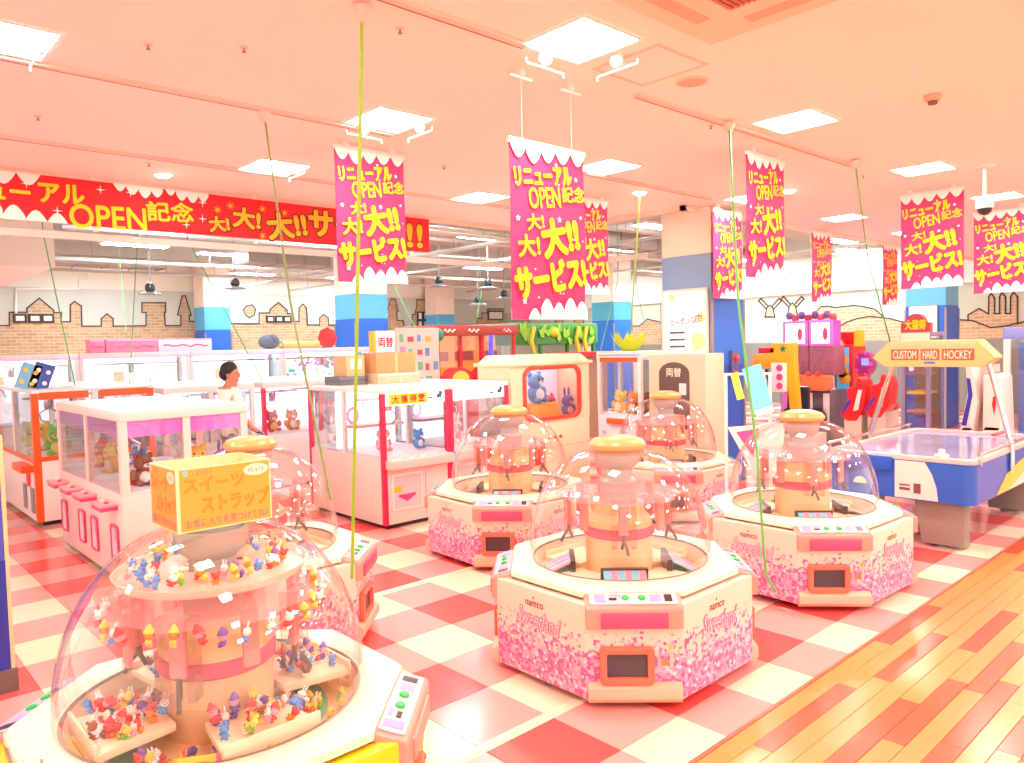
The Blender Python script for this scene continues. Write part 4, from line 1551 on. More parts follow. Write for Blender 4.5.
# ---- pink four-player cabinet with magenta consoles
px0, px1, py0, py1 = -0.9, 0.14, 2.45, 4.5
t, xs, ys = cabinet('pale pink crane cabinet with magenta consoles and prize doors', px0, px1, py0, py1, 1.43, 0.76, 2, 2, PCAB, PCAB, PCAB, head=PURP, headh=0.13, pw_=0.06)
MAG = mat('magenta_console', (226, 70, 140), 0.3)
for (yc, zc) in ((4.26, 0.66), (3.78, 0.66), (3.32, 0.66), (2.72, 0.66)):
    c = MB().box(-0.13, 0.0, yc - py0 - 0.14, yc - py0 + 0.14, 0.63, 0.665).build('console', MAG, t, bevel=0.01)
    MB().box(-0.135, 0.002, yc - py0 - 0.145, yc - py0 + 0.145, 0.664, 0.685).build('console_plate', PINK, c, bevel=0.006)
    for k in (-0.06, 0.06):
        MB().lathe([(0.018, 0.684), (0.018, 0.698), (0, 0.702)], 10, cx=-0.065, cy=yc - py0 + k).build('push_button', MAG if k < 0 else WHITE, c)
for (yc, zc) in ((4.33, 0.33), (3.69, 0.33), (3.28, 0.33), (2.68, 0.35)):
    M = plane((-0.004, yc - py0, zc), (0, -1, 0), (0, 0, 1))
    mb = MB(M)
    frame_ring(mb, rrect(-0.1, -0.15, 0.1, 0.15, 0.03), rrect(-0.078, -0.128, 0.078, 0.128, 0.02), 0.0, 0.014)
    d = mb.build('prize_door', MAG, t)
    MB(M).prism(rrect(-0.078, -0.128, 0.078, 0.128, 0.02), 0.0, 0.006).build('door_flap', mat('door_flap', (246, 224, 236), 0.2), d)
    MB(M).prism([(-0.0, 0.02), (0.07, -0.02), (0.07, 0.118), (0.0, 0.118)], 0.006, 0.0075).build('door_print', PINK, d, smooth=False)
for i, (x, y, key, s, rz) in enumerate(((-0.66, 2.75, ('brown', 'white'), 1.0, 0.2), (-0.25, 2.72, ('yellow', 'white'), 1.15, 0), (0.0, 2.75, ('purple', 'pink'), 0.9, 0.3),
                                        (-0.55, 3.2, ('blue', 'white'), 1.0, -1.2), (-0.6, 3.75, ('yellow', 'white'), 1.0, -1.4), (-0.55, 4.2, ('red', 'yellow'), 1.0, -1.4), (-0.1, 3.3, ('white', 'pink'), 1.1, 0))):
    plush(x, y, 0.785, key, '%s plush toy inside the pale pink cabinet%s' % (key[0], {0: ' near its corner post', 1: ' behind the front glass', 4: ' beside the side glass'}.get(i, '')), None, rz, s)
mb = MB()
mb.prism(circle(0.35, 0.5, 0.22, 20, 0.25), 0.78, 0.86)
mb.build('red_pedestal', RED, t, bevel=0.02)

# ---- orange cabinet
ox0, oy0 = -0.9, 5.6
t, xs, ys = cabinet('white crane cabinet with orange-red corner posts and header', ox0, 0.36, oy0, 7.8, 1.51, 0.72, 2, 2, WCAB, WCAB, WCAB, corner=ORANGE, toph=0.04, pw_=0.06)
for q in ((0.07, 0.56, -0.012, 0.01), (0.68, 1.2, -0.012, 0.01)):
    MB().box(q[0], q[1], q[2], q[3], 1.40, 1.48).build('header_strip', ORANGE, t, smooth=False)
mb = MB()
mb.box(0.06, 1.2, -0.008, 0.012, 0.72, 0.77)
mb.build('sill_strip', ORANGE, t, smooth=False)
mb = MB()
mb.box(-0.008, 0.012, 0.06, 2.1, 0.70, 0.75)
mb.build('side_sill_strip', ORANGE, t, smooth=False)
c = MB().box(-0.12, 0.0, 0.08, 0.6, 0.6, 0.68).build('console', ORANGE, t, bevel=0.01)
MB().box(-0.016, 0.0, 0.28, 0.42, 0.42, 0.58).build('coin_door', RED, t, smooth=False)
for y in (0.1, 0.5):
    MB().box(-0.014, 0.0, y, y + 0.15, 0.14, 0.42).build('prize_flap', GREY, t, smooth=False)
for i, (x, y, key, s) in enumerate(((-0.6, 5.9, ('green', 'yellow'), 1.3), (-0.2, 5.95, ('blue', 'white'), 1.2), (0.1, 5.9, ('brown', 'white'), 1.1), (-0.62, 6.6, ('yellow', 'white'), 1.3), (-0.6, 7.2, ('green', 'yellow'), 1.2))):
    plush(x, y, 0.745, key, '%s plush toy inside the orange-trimmed cabinet%s' % (key[0], ' beside its rear side glass' if i == 4 else ''), None, -0.5, s)
# leaning picture cards on the orange cabinet
for (u, ang, m, lab) in ((24, 0.2, mat('card_lightblue', (120, 190, 225), 0.5), 'light blue picture card leaning on the orange-trimmed cabinet'),
                         (37, 0.25, mat('card_navy', (60, 90, 170), 0.5), 'navy picture card leaning on the orange-trimmed cabinet')):
    p = aty(u, 387, 6.0)
    t2 = thing('picture_card', lab, 'sign', (p.x, 6.0, 1.51), 0)
    mb = MB(Matrix.Rotation(0.35, 4, 'Y'))
    mb.box(-0.1, 0.1, -0.01, 0.01, 0.0, 0.3)
    mb.build('board', m, t2, smooth=False)
    mb = MB(Matrix.Rotation(0.35, 4, 'Y'))
    for k in range(4):
        q = circle(-0.05 + 0.1 * (k % 2), 0.08 + 0.13 * (k // 2), 0.025, 10)
        mb.add([(a, -0.012, b) for a, b in q], [tuple(range(10))])
    mb.build('dot_print', YELLOW if 'light' in lab else ban_wht, t2, smooth=False)
# red round sign at its left
t2 = thing('round_sign', 'red octagonal sign on a stand beside the orange-trimmed cabinet', 'sign', (-0.95, 8.2, 0))
MB().tube([(0, 0, 0), (0, 0, 1.5)], 0.02, 8).build('stand_pole', GREY, t2)
MB(plane((0, -0.03, 1.62), (1, 0, 0), (0, 0, 1))).prism(circle(0, 0, 0.16, 8), 0, 0.03).build('face', RED, t2, smooth=False)
MB().lathe([(0.16, 0), (0.16, 0.02), (0.0, 0.03)], 16).build('foot', GREY, t2)

# ---- white cabinets in the second row
for (x0, x1, lab) in ((0.48, 1.62, 'plain white crane cabinet between orange-trimmed and red-posted cabinets'), (1.73, 3.45, 'white crane cabinet with red posts behind the central cabinet row')):
    t, xs, ys = cabinet(lab, x0, x1, 5.6, 7.4, 1.46, 0.74, 2, 2, WCAB, WCAB, WCAB if x0 < 1 else CRED, pw_=0.05)
    for i in range(2):
        mb = MB(plane((0, -0.013, 0), (1, 0, 0), (0, 0, 1)))
        scribble(mb, xs[i] + 0.1, 1.27, xs[i] + 0.38, 1.34)
        tag(mb.build('small_print', mat('rose_print', (246, 110, 140), 0.5), t, smooth=False), kind='stuff')
    MB().box(0.05, x1 - x0 - 0.05, 1.7, 1.72, 0.76, 1.36).build('back_panel', LITW, t, smooth=False)
for i, (x, y, key) in enumerate(((2.0, 5.9, ('red', 'yellow')), (2.25, 5.85, ('orange', 'white')), (2.9, 5.9, ('pink', 'white')), (0.9, 5.9, ('brown', 'white')))):
    plush(x, y, 0.765, key, '%s plush toy inside the second-row white cabinet' % key[0], None, 0, 1.1)

# ---- central row: white cabinets with red posts
mx0, my0, my1 = 1.6, 2.55, 4.1
grp2 = None
for b in range(2):
    xa, xb = mx0 + 0.88 * b, mx0 + 0.88 * (b + 1)
    t, xs, ys = cabinet('white crane cabinet with red corner posts and orange header sign' if b == 0 else 'white crane cabinet between header-sign cabinet and cream cabinet',
                        xa, xb - 0.012, my0, my1, 1.46, 0.74, 1, 2, PCAB, WCAB, WCAB, corner=CRED, toph=0.05, pw_=0.04)
    w = 0.876
    # printed white header with small pictograms, ledge, prize opening
    MB().box(0.05, w - 0.05, 0.02, 0.03, 1.28, 1.41).build('header_panel', LITW, t, smooth=False)
    mb = MB()
    mb.box(0.6, 0.66, 0.015, 0.02, 1.33, 1.345)
    mb.box(0.72, 0.78, 0.015, 0.02, 1.33, 1.37)
    mb.box(0.75, 0.79, 0.015, 0.02, 1.36, 1.40)
    mb.build('header_print', mat('print_navy', (70, 60, 110), 0.5), t, smooth=False)
    if b == 0:
        sgn = MB().box(0.1, 0.58, 0.004, 0.016, 1.29, 1.40).build('header_sign', mat('sign_yellow_orange', (255, 190, 40), 0.5, emit=0.3), t, smooth=False)
        mb = MB(plane((0, 0.003, 0), (1, 0, 0), (0, 0, 1)))
        for k, ch in enumerate('大獲得!'):
            letter(mb, ch, 0.13 + 0.11 * k, 1.305, 0.22 + 0.11 * k, 1.385, 0, bold=0.04)
        mb.build('lettering', mat('sign_red', (230, 60, 20), 0.5), sgn, smooth=False)
    MB().box(0.02, w - 0.02, -0.1, 0.01, 0.62, 0.73).build('control_ledge', mat('ledge_pink', (250, 196, 188), 0.35), t, bevel=0.03, seg=3)
    mb = MB()
    for k in range(4):
        mb.box(0.2 + 0.15 * k, 0.28 + 0.15 * k, -0.06, -0.045, 0.729, 0.733)
    tag(mb.build('ledge_slots', mat('ledge_slot', (206, 130, 130), 0.4), t, smooth=False), kind='stuff')
    M = plane((0.28, -0.002, 0.38), (1, 0, 0), (0, 0, 1))
    mb = MB(M)
    frame_ring(mb, rrect(-0.19, -0.19, 0.19, 0.19, 0.01), rrect(-0.17, -0.17, 0.17, 0.17, 0.01), 0.0, 0.012)
    fr = mb.build('prize_opening', WCAB, t)
    MB(M).box(-0.17, 0.17, -0.17, 0.17, 0.0, 0.003).build('opening_flap', mat('flap_grey', (206, 200, 204), 0.25), fr, smooth=False)
    mb = MB(M)
    mb.prism([(-0.11, -0.05), (0.0, -0.11), (0.11, -0.05), (0.11, -0.03), (-0.11, -0.03)], 0.003, 0.005)
    mb.build('arrow_print', MAG, fr, smooth=False)
    MB(M).box(-0.16, -0.07, 0.0, 0.06, 0.003, 0.006).build('notice', YELLOW, fr, smooth=False)
    mb = MB()
    for (z0, z1) in ((0.05, 0.06), (0.55, 0.56)):
        mb.box(0.52, w - 0.06, -0.004, 0.0, z0 + 0.05, z1 + 0.05)
    mb.box(0.52, 0.528, -0.004, 0.0, 0.1, 0.56)
    mb.build('service_door_seam', mat('seam', (214, 160, 150), 0.5), t, smooth=False)
    MB().box(0.05, w - 0.05, 1.0, 1.02, 0.76, 1.4).build('back_panel', LITW, t, smooth=False)
    q = MB(plane((0.25, 0.99, 1.12), (1, 0, 0), (0, 0, 1)))
    frame_ring(q, circle(0, 0, 0.08, 20, 0.1), circle(0, 0, 0.05, 20, 0.065), 0, 0.01)
    q.build('ring_print', mat('ring_pink', (250, 150, 220), 0.5), t)
    for xa_, xb_ in ((-0.5, -0.12), (-1.3, -0.95)):
        mb = MB(plane((-0.006, 0, 0), (0, -1, 0), (0, 0, 1)))
        scribble(mb, xa_, 1.26, xb_, 1.33)
        tag(mb.build('small_print', mat('rose_print', (246, 110, 140), 0.5), t, smooth=False), kind='stuff')
    MB().box(0.1, 0.75, 0.7, 0.95, 1.0, 1.03).build('inner_shelf', mat('shelf_pink', (252, 190, 180), 0.4), t, smooth=False)
for i, (x, y, key, s, lab) in enumerate(((1.85, 2.95, ('pink', 'white'), 1.0, 'pink plush toy behind the glass of the header-sign cabinet'),
                                         (2.25, 2.85, ('blue', 'white'), 0.8, 'blue plush toy beside the red post in the header-sign cabinet'),
                                         (1.8, 3.9, ('white', 'pink'), 1.0, 'white plush toy behind the side glass of the header-sign cabinet'),
                                         (2.85, 2.95, ('white', 'pink'), 1.0, 'white plush toy inside the cabinet next to the cream cabinet'))):
    plush(x, y, 0.765, key, lab, None, 0.2, s)

# ---- tall lit row in the back
TY0, TY1, TH = 8.5, 9.45, 1.9
for b, (xa, xb) in enumerate(((-1.33, 0.27), (0.27, 1.87), (1.87, 3.47), (3.47, 5.3))):
    lab = ('tall lit white crane cabinet at the row end with pastel back panel', 'tall lit white crane cabinet under the pink marquee boxes',
           'tall lit white crane cabinet with a printed panel behind the man', 'tall teal-lit crane cabinet with purple lettering beside cardboard boxes')[b]
    t, xs, ys = cabinet(lab, xa, xb - 0.012, TY0, TY1, TH, 0.9, 1, 1, WCAB, WCAB, WCAB, toph=0.09, pw_=0.05)
    W = xb - xa
    MB().box(0.04, W - 0.05, 0.5, 0.52, 0.92, 1.81).build('back_panel', LITW if b < 3 else mat('lit_teal', (206, 246, 232), 0.5, emit=0.6), t, smooth=False)
    MB().box(0.0, W - 0.02, -0.016, -0.0095, 1.815, 1.83).build('lilac_edge', mat('lilac', (226, 160, 240), 0.4, emit=0.4), t, smooth=False)
    M = plane((0, 0.49, 0), (1, 0, 0), (0, 0, 1))
    mb = MB(M)
    if b == 3:
        scribble(mb, 0.5, 1.56, 1.65, 1.76)
        tag(mb.build('small_print', mat('violet_print', (220, 70, 220), 0.5, emit=0.3), t, smooth=False), kind='stuff')
        mb = MB(M)
        rr = random.Random(4)
        for k in range(60):
            x, y = rr.uniform(0.1, W - 0.15), rr.uniform(1.0, 1.78)
            s_ = rr.uniform(0.02, 0.05)
            mb.prism(circle(x, y, s_, 8), 0.0, 0.004 + 0.0002 * k, k % 3)
        mb.build('dot_print', [mat('mint', (150, 230, 200), 0.5), mat('sky', (120, 200, 240), 0.5), mat('rose', (244, 170, 210), 0.5)], t, smooth=False)
    else:
        scribble(mb, 0.08, 1.62, 0.5, 1.68)
        scribble(mb, 0.1, 1.53, 0.42, 1.59)
        scribble(mb, W / 2 + 0.32, 1.6, W - 0.12, 1.68)
        tag(mb.build('small_print', mat('rose_print', (246, 110, 140), 0.5), t, smooth=False), kind='stuff')
        mb = MB(M)
        mb.box(W * 0.36, W * 0.46, 1.15, 1.6, 0, 0.004)
        mb.build('pastel_print', mat('pastel_yellow', (250, 240, 190), 0.5), t, smooth=False)
        mb = MB(M)
        mb.tube([(0.14, 1.3, 0.004), (0.2, 1.42, 0.004), (0.26, 1.33, 0.004)], 0.012, 5)
        mb.tube([(W * 0.7, 1.48, 0.004), (W * 0.72, 1.3, 0.004), (W * 0.76, 1.36, 0.004)], 0.012, 5)
        mb.build('scribble_print', mat('scribble', (150, 170, 200), 0.5), t, smooth=False)
for i, (x, key) in enumerate(((-0.6, ('yellow', 'white')), (1.1, ('pink', 'white')), (2.9, ('brown', 'white')), (3.9, ('blue', 'white')), (4.6, ('green', 'yellow')))):
    plush(x, 8.75, 0.925, key, '%s plush toy inside the tall lit cabinet row' % key[0], None, 0, 1.2)
for (ua, ub, lab) in ((88, 104, 'short pink marquee box on the tall cabinets'), (104, 157, 'white marquee box with red waves next to the short pink box'),
                      (157, 211, 'white marquee box with red waves beside the far pillar')):
    a, b = aty(ua + 0.5, 340, 8.75), aty(ub - 0.5, 340, 8.75)
    t = thing('marquee_box', lab, 'sign', (a.x, 8.7, TH))
    w = b.x - a.x
    MB().box(0, w, 0, 0.25, 0, 0.2).build('box', mat('marquee_pink', (252, 130, 160), 0.4) if 'short' in lab else mat('marquee_white', (252, 226, 238), 0.4), t, bevel=0.01)
    mb = MB(plane((0, -0.002, 0), (1, 0, 0), (0, 0, 1)))
    mb.tube([(w * k / 12, 0.07 + 0.035 * abs(math.sin(k * 0.9)), 0) for k in range(1, 12)], 0.012, 5)
    mb.build('wave_print', mat('marquee_red', (236, 70, 100), 0.4), t)
    MB().box(0.01, w - 0.01, -0.004, 0, 0.18, 0.196).build('edge_print', mat('lilac', (226, 160, 240)), t, smooth=False)
# dark hump, gold beam and red octagon standing on the tall row
p = aty(269, 341, 8.95)
t = thing('dark_cushion', 'dark grey rounded bag lying on the tall cabinets', 'bag', (p.x, 8.95, TH))
MB().ball((0, 0, 0.13), (0.2, 0.14, 0.13), 14).build('bag_body', mat('dark_bag', (96, 94, 106), 0.7), t)
MB().ball((0.05, -0.05, 0.17), (0.1, 0.1, 0.1), 10).build('bag_fold', mat('dark_bag', (96, 94, 106), 0.7), t)
a, b = aty(281, 337, 9.0), aty(318, 337, 9.0)
t = thing('gold_roll', 'gold paper roll lying on the tall cabinets', 'roll', (a.x, 9.0, TH))
MB().tube([(0, 0, 0.07), (b.x - a.x, 0, 0.07)], 0.07, 12).build('roll', mat('gold_paper', (196, 160, 90), 0.4), t)
MB().tube([(-0.01, 0, 0.07), (0.0, 0, 0.07)], 0.03, 10).build('core', CREAM, t)
p = aty(327, 342, 9.2)
t = thing('octagon_board', 'red octagon board standing on the tall cabinets against the pillar', 'sign', (p.x, 9.2, TH))
MB(plane((0, 0, 0.19), (1, 0, 0), (0, 0, 1))).prism(circle(0, 0, 0.2, 8), 0, 0.04).build('face', RED, t, bevel=0.006)
MB().box(-0.1, 0.1, -0.06, 0.06, 0, 0.02).build('foot', DARK, t, smooth=False)

# ---- the man between the cabinets
MX, MY = 0.90, 4.64


def person():
    t = thing('person', 'man with short black hair in a cream shirt among the cabinets', 'person', (MX, MY, 0), 0)
    # facing local +x ; joints (x fwd, y left, z up)
    J = {'pel': (0, 0, 0.93), 'belly': (0.01, 0, 1.08), 'chest': (0.0, 0, 1.28), 'neckb': (-0.01, 0, 1.44), 'neck': (0.01, 0, 1.5), 'head0': (0.03, 0, 1.57), 'head1': (0.03, 0, 1.65), 'head2': (0.02, 0, 1.7)}
    R = {'pel': (0.15, 0.12), 'belly': (0.15, 0.11), 'chest': (0.18, 0.12), 'neckb': (0.09, 0.075), 'neck': (0.058, 0.058), 'head0': (0.07, 0.085), 'head1': (0.078, 0.095), 'head2': (0.06, 0.075)}
    E = [('pel', 'belly'), ('belly', 'chest'), ('chest', 'neckb'), ('neckb', 'neck'), ('neck', 'head0'), ('head0', 'head1'), ('head1', 'head2')]
    for s, n in ((1, 'l'), (-1, 'r')):
        J.update({'sh' + n: (0, s * 0.18, 1.39), 'el' + n: (0.03, s * 0.25, 1.12), 'wr' + n: (0.18, s * 0.2, 0.96), 'ha' + n: (0.24, s * 0.18, 0.93),
                  'hip' + n: (0, s * 0.1, 0.88), 'kn' + n: (0.02, s * 0.11, 0.48), 'an' + n: (-0.02, s * 0.115, 0.09), 'to' + n: (0.14, s * 0.13, 0.04)})
        R.update({'sh' + n: (0.07, 0.07), 'el' + n: (0.047, 0.047), 'wr' + n: (0.03, 0.026), 'ha' + n: (0.035, 0.02), 'hip' + n: (0.09, 0.09), 'kn' + n: (0.062, 0.062), 'an' + n: (0.045, 0.045), 'to' + n: (0.045, 0.03)})
        E += [('neckb', 'sh' + n), ('sh' + n, 'el' + n), ('el' + n, 'wr' + n), ('wr' + n, 'ha' + n), ('pel', 'hip' + n), ('hip' + n, 'kn' + n), ('kn' + n, 'an' + n), ('an' + n, 'to' + n)]
        for k in range(5):
            a = 'f%d%s' % (k, n)
            if k < 4:
                J[a + 'a'] = (0.29, s * (0.18 + (k - 1.5) * 0.02), 0.915)
                J[a + 'b'] = (0.325 - 0.008 * abs(k - 1), s * (0.18 + (k - 1.5) * 0.021), 0.885)
            else:
                J[a + 'a'] = (0.25, s * 0.135, 0.925)
                J[a + 'b'] = (0.28, s * 0.12, 0.91)
            R[a + 'a'] = (0.01, 0.01)
            R[a + 'b'] = (0.008, 0.008)
            E += [('ha' + n, a + 'a'), (a + 'a', a + 'b')]
    names = list(J)
    me = bpy.data.meshes.new('body')
    me.from_pydata([J[n] for n in names], [(names.index(a), names.index(b)) for a, b in E], [])
    o = bpy.data.objects.new('body_rig', me)
    col.objects.link(o)
    sk = o.modifiers.new('skin', 'SKIN')
    for i, n in enumerate(names):
        me.skin_vertices[0].data[i].radius = R[n]
        me.skin_vertices[0].data[i].use_root = n == 'pel'
    sb = o.modifiers.new('sub', 'SUBSURF')
    sb.levels = 2
    bpy.context.view_layer.update()
    bo = bpy.data.meshes.new_from_object(o.evaluated_get(bpy.context.evaluated_depsgraph_get()))
    bpy.data.objects.remove(o)
    bo.name = 'body'
    for m in (mat('skin', (190, 128, 102), 0.5), mat('shirt_cream', (250, 236, 216), 0.7), mat('trousers_dark', (60, 58, 70), 0.8), mat('shoe_black', (35, 32, 32), 0.5)):
        bo.materials.append(m)
    for p in bo.polygons:
        c = p.center
        i = 0
        if c.z < 0.09:
            i = 3
        elif c.z < 0.95 and not (abs(c.y) > 0.155 and c.x > 0.1) and abs(c.y) < 0.24 and c.z < 0.93:
            i = 2
        elif 0.9 < c.z < 1.455 and c.x < 0.12:
            i = 1
        p.material_index = i
    bo.shade_smooth()
    body = link('body', bo, t)
    hair = MB()
    hair.ball((0.0, 0, 1.685), (0.1, 0.088, 0.085), 18)
    hair.ball((-0.035, 0, 1.625), (0.078, 0.086, 0.085), 16)
    hair.ball((0.0, 0, 1.66), (0.09, 0.089, 0.06), 16)
    hair.build('hair', mat('hair_black', (28, 24, 24), 0.6), t)
    f = MB()
    f.ball((0.118, 0, 1.6), (0.018, 0.014, 0.026), 8)
    f.build('nose', MATS['skin'], t)
    e = MB()
    for s in (-1, 1):
        e.ball((0.01, s * 0.082, 1.605), (0.016, 0.009, 0.028), 8)
    e.build('ears', MATS['skin'], t)
    e = MB()
    for s in (-1, 1):
        e.ball((0.104, s * 0.032, 1.625), (0.008, 0.012, 0.007), 8)
    e.build('eyes', DARK, t)
    MB().ball((0.105, 0, 1.557), (0.01, 0.024, 0.006), 8).build('mouth', mat('lips', (180, 100, 90), 0.5), t)
    c = MB()
    c.lathe([(0.072, 1.445), (0.08, 1.455), (0.076, 1.475), (0.066, 1.48)], 18)
    c.build('collar', MATS['shirt_cream'], t)
    return t


man = person()
man.rotation_euler = (0, 0, -0.75)

# ================================================================== REST OF THE HALL
def traced(pts, x, x2, at=None):
    """side outline traced on the plane x = const, extruded to x2; returns a mesh builder in world space"""
    P = [atx(u, v, x) for u, v in pts]
    mb = MB()
    n = len(P)
    vs = [(x, p.y, max(p.z, 0)) for p in P] + [(x2, p.y, max(p.z, 0)) for p in P]
    mb.add(vs, [tuple(range(n)), tuple(range(2 * n - 1, n - 1, -1))] + [(i, n + i, n + (i + 1) % n, (i + 1) % n) for i in range(n)])
    return mb


def sided(label, name, cat, x, y, rz=0.0, group=None):
    return thing(name, label, cat, (x, y, 0), rz, group)


# ---- cream cabinet with a red rounded window (front to -y)
BEI = mat('beige_cabinet', (248, 214, 178), 0.35)
bx0, bx1, by0 = 3.4, 4.78, 2.55
t = thing('prize_cabinet', 'cream prize cabinet with a red rounded window full of toys', 'crane game', (bx0, by0, 0))
W, D, H = bx1 - bx0, 0.6, 1.66
MB().box(0, W, 0, D, 0.05, 0.92).build('base', BEI, t, bevel=0.02)
MB().box(0.05, W - 0.05, 0.05, D - 0.05, 0, 0.06).build('plinth', DARK, t, smooth=False)
mb = MB()
mb.prism([(0, 0), (W, 0), (W, D), (0, D)], H, H + 0.09, 0, top=[(0.08, 0.06), (W - 0.08, 0.06), (W - 0.08, D - 0.06), (0.08, D - 0.06)])
mb.box(-0.04, W + 0.04, -0.04, D + 0.04, H - 0.04, H)
mb.build('cornice', BEI, t, bevel=0.012)
M = plane((W / 2, 0, 1.29), (1, 0, 0), (0, 0, 1))
mb = MB(M)
frame_ring(mb, [(a, b) for a, b in rrect(-W / 2, -0.37, W / 2, 0.33, 0.002)], rrect(-0.48, -0.33, 0.5, 0.30, 0.12), -0.05, 0.0)
mb.build('front_panel', BEI, t)
mb = MB(M)
frame_ring(mb, rrect(-0.50, -0.35, 0.52, 0.32, 0.13), rrect(-0.455, -0.305, 0.475, 0.275, 0.1), -0.02, 0.025)
mb.build('window_frame', mat('frame_red', (240, 74, 52), 0.3), t, bevel=0.006)
MB(M).prism(rrect(-0.46, -0.31, 0.48, 0.28, 0.1), -0.01, -0.004).build('window_pane', PANE, t, smooth=False)
MB().box(0, 0.03, 0.05, D, 0.92, H - 0.04).build('side_panel', BEI, t, smooth=False)
MB().box(W - 0.03, W, 0.05, D, 0.92, H - 0.04).build('side_panel', BEI, t, smooth=False)
MB().box(0.03, W - 0.03, D - 0.05, D, 0.92, H - 0.04).build('back_panel', mat('back_lilac', (236, 214, 236), 0.4, emit=0.25), t, smooth=False)
MB().box(0.1, W - 0.1, 0.25, 0.35, H - 0.08, H - 0.05).build('lamp_tube', TUBE, t, smooth=False)
MB().box(0.02, W - 0.02, -0.006, 0.0, 0.60, 0.606).build('seam', mat('seam', (214, 160, 150)), t, smooth=False)
MB(plane((0.42, -0.001, 0.5), (1, 0, 0), (0, 0, 1))).prism(rrect(-0.09, -0.1, 0.09, 0.1, 0.03), 0, 0.012).build('coin_door', RED, t)
mb = MB(plane((0.62, -0.001, 0.72), (1, 0, 0), (0, 0, 1)))
for k in range(3):
    mb.lathe([(0.022, 0), (0.02, 0.02), (0, 0.022)], 12, cx=0.1 * k)
tag(mb.build('push_buttons', mat('button_brown', (150, 100, 80), 0.3), t), kind='stuff')
pg_ = MB().box(0.42, 0.95, 0.12, 0.44, 0.92, 1.13).build('toy_pedestal', mat('pedestal_orange', (246, 170, 80), 0.4), t, bevel=0.02)
plush(bx0 + 0.68, by0 + 0.28, 1.14, ('blue', 'white'), 'large blue plush toy in the red rounded window', None, 0.1, 1.5)
for (x, y, k) in ((0.24, 0.2, ('pink', 'white')), (1.2, 0.22, ('purple', 'pink')), (1.07, 0.42, ('red', 'yellow')), (0.2, 0.42, ('white', 'pink'))):
    plush(bx0 + x, by0 + y, 0.93, k, '%s plush toy beside the pedestal in the red rounded window' % k[0], None, 0, 1.1)

# ---- white cabinet with a lotus crown (front to -x)
t, xs, ys = cabinet('white prize cabinet with a yellow-green lotus crown', 5.12, 5.6, 1.97, 2.7, 1.76, 0.92, 1, 1, mat('cab_blue_print', (222, 226, 240), 0.3), WHITE, WHITE, toph=0.1, pw_=0.05, inner=False)
MB().box(-0.004, 0.0, 0.05, 0.68, 1.62, 1.68).build('orange_strip', ORANGE, t, smooth=False)
MB().box(-0.006, 0.0, 0.02, 0.71, 1.70, 1.72).build('lilac_strip', mat('lilac_blue', (150, 160, 220), 0.4), t, smooth=False)
mb = MB()
rr = random.Random(2)
for k in range(26):
    y, z = rr.uniform(0.1, 0.63), rr.uniform(0.3, 0.7)
    s_ = rr.uniform(0.025, 0.05)
    mb.add([(-0.003 - 0.0002 * k, y - s_, z), (-0.003 - 0.0002 * k, y, z - s_), (-0.003 - 0.0002 * k, y + s_, z), (-0.003 - 0.0002 * k, y, z + s_)], [(0, 1, 2, 3)], k % 3)
mb.build('diamond_print', [mat('diamond_blue', (96, 110, 200), 0.4), mat('diamond_mint', (170, 206, 190), 0.4), mat('diamond_lilac', (190, 180, 226), 0.4)], t, smooth=False)
MB().box(-0.05, 0.0, 0.2, 0.55, 0.8, 0.88).build('console', ORANGE, t, bevel=0.02)
lot = mat('lotus', (190, 214, 40), 0.4)
for k in range(8):
    a = 2 * PI * k / 8
    mb = MB(Matrix.Translation((0.24, 0.36, 1.76)) @ Matrix.Rotation(a, 4, 'Z'))
    mb.add([(0.08, -0.06, 0), (0.08, 0.06, 0), (0.2, 0.07, 0.13), (0.26, 0, 0.26), (0.2, -0.07, 0.13), (0.12, 0, 0.02)], [(0, 1, 2, 4), (4, 2, 3), (0, 5, 1)])
    mb.build('petal', lot, t, smooth=False)
for i, (y, key) in enumerate(((2.2, ('orange', 'white')), (2.45, ('yellow', 'white')), (2.05, ('brown', 'white')))):
    plush(5.27, y, 0.945, key, '%s plush toy inside the lotus-crowned cabinet' % key[0], None, -1.5, 1.1)

# ---- change machine
t = thing('change_machine', 'beige money changing machine with a dark arched panel', 'vending machine', (5.15, 1.04, 0))
MB().box(0, 0.42, 0, 0.83, 0.0, 1.72).build('body', mat('changer_beige', (232, 198, 168), 0.4), t, bevel=0.02)
M = plane((-0.001, 0.44, 1.3), (0, -1, 0), (0, 0, 1))
pts = [(-0.22, -0.5), (0.22, -0.5), (0.22, 0.18)] + [(0.22 * math.cos(a), 0.18 + 0.14 * math.sin(a)) for a in [PI * k / 12 for k in range(1, 12)]] + [(-0.22, 0.18)]
pn = MB(M).prism(pts, 0, 0.012).build('arched_panel', mat('changer_dark', (96, 80, 76), 0.3), t, smooth=False)
lettering(pn, M, mat('changer_text', (240, 226, 205), 0.5), ('両替', -0.11, 0.14, 0.11, 0.25, {'z': 0.014, 'bold': 0.02}))
MB(M).box(0.08, 0.18, -0.08, 0.06, 0.012, 0.016).build('notice', WHITE, pn, smooth=False)
mb = MB(M)
mb.box(-0.12, 0.0, -0.2, -0.17, 0.012, 0.02)
mb.build('bill_slot', CHROME, pn, smooth=False)
MB(M).box(-0.16, 0.16, -0.44, -0.32, 0.012, 0.02).build('coin_tray', CHROME, pn, smooth=False)

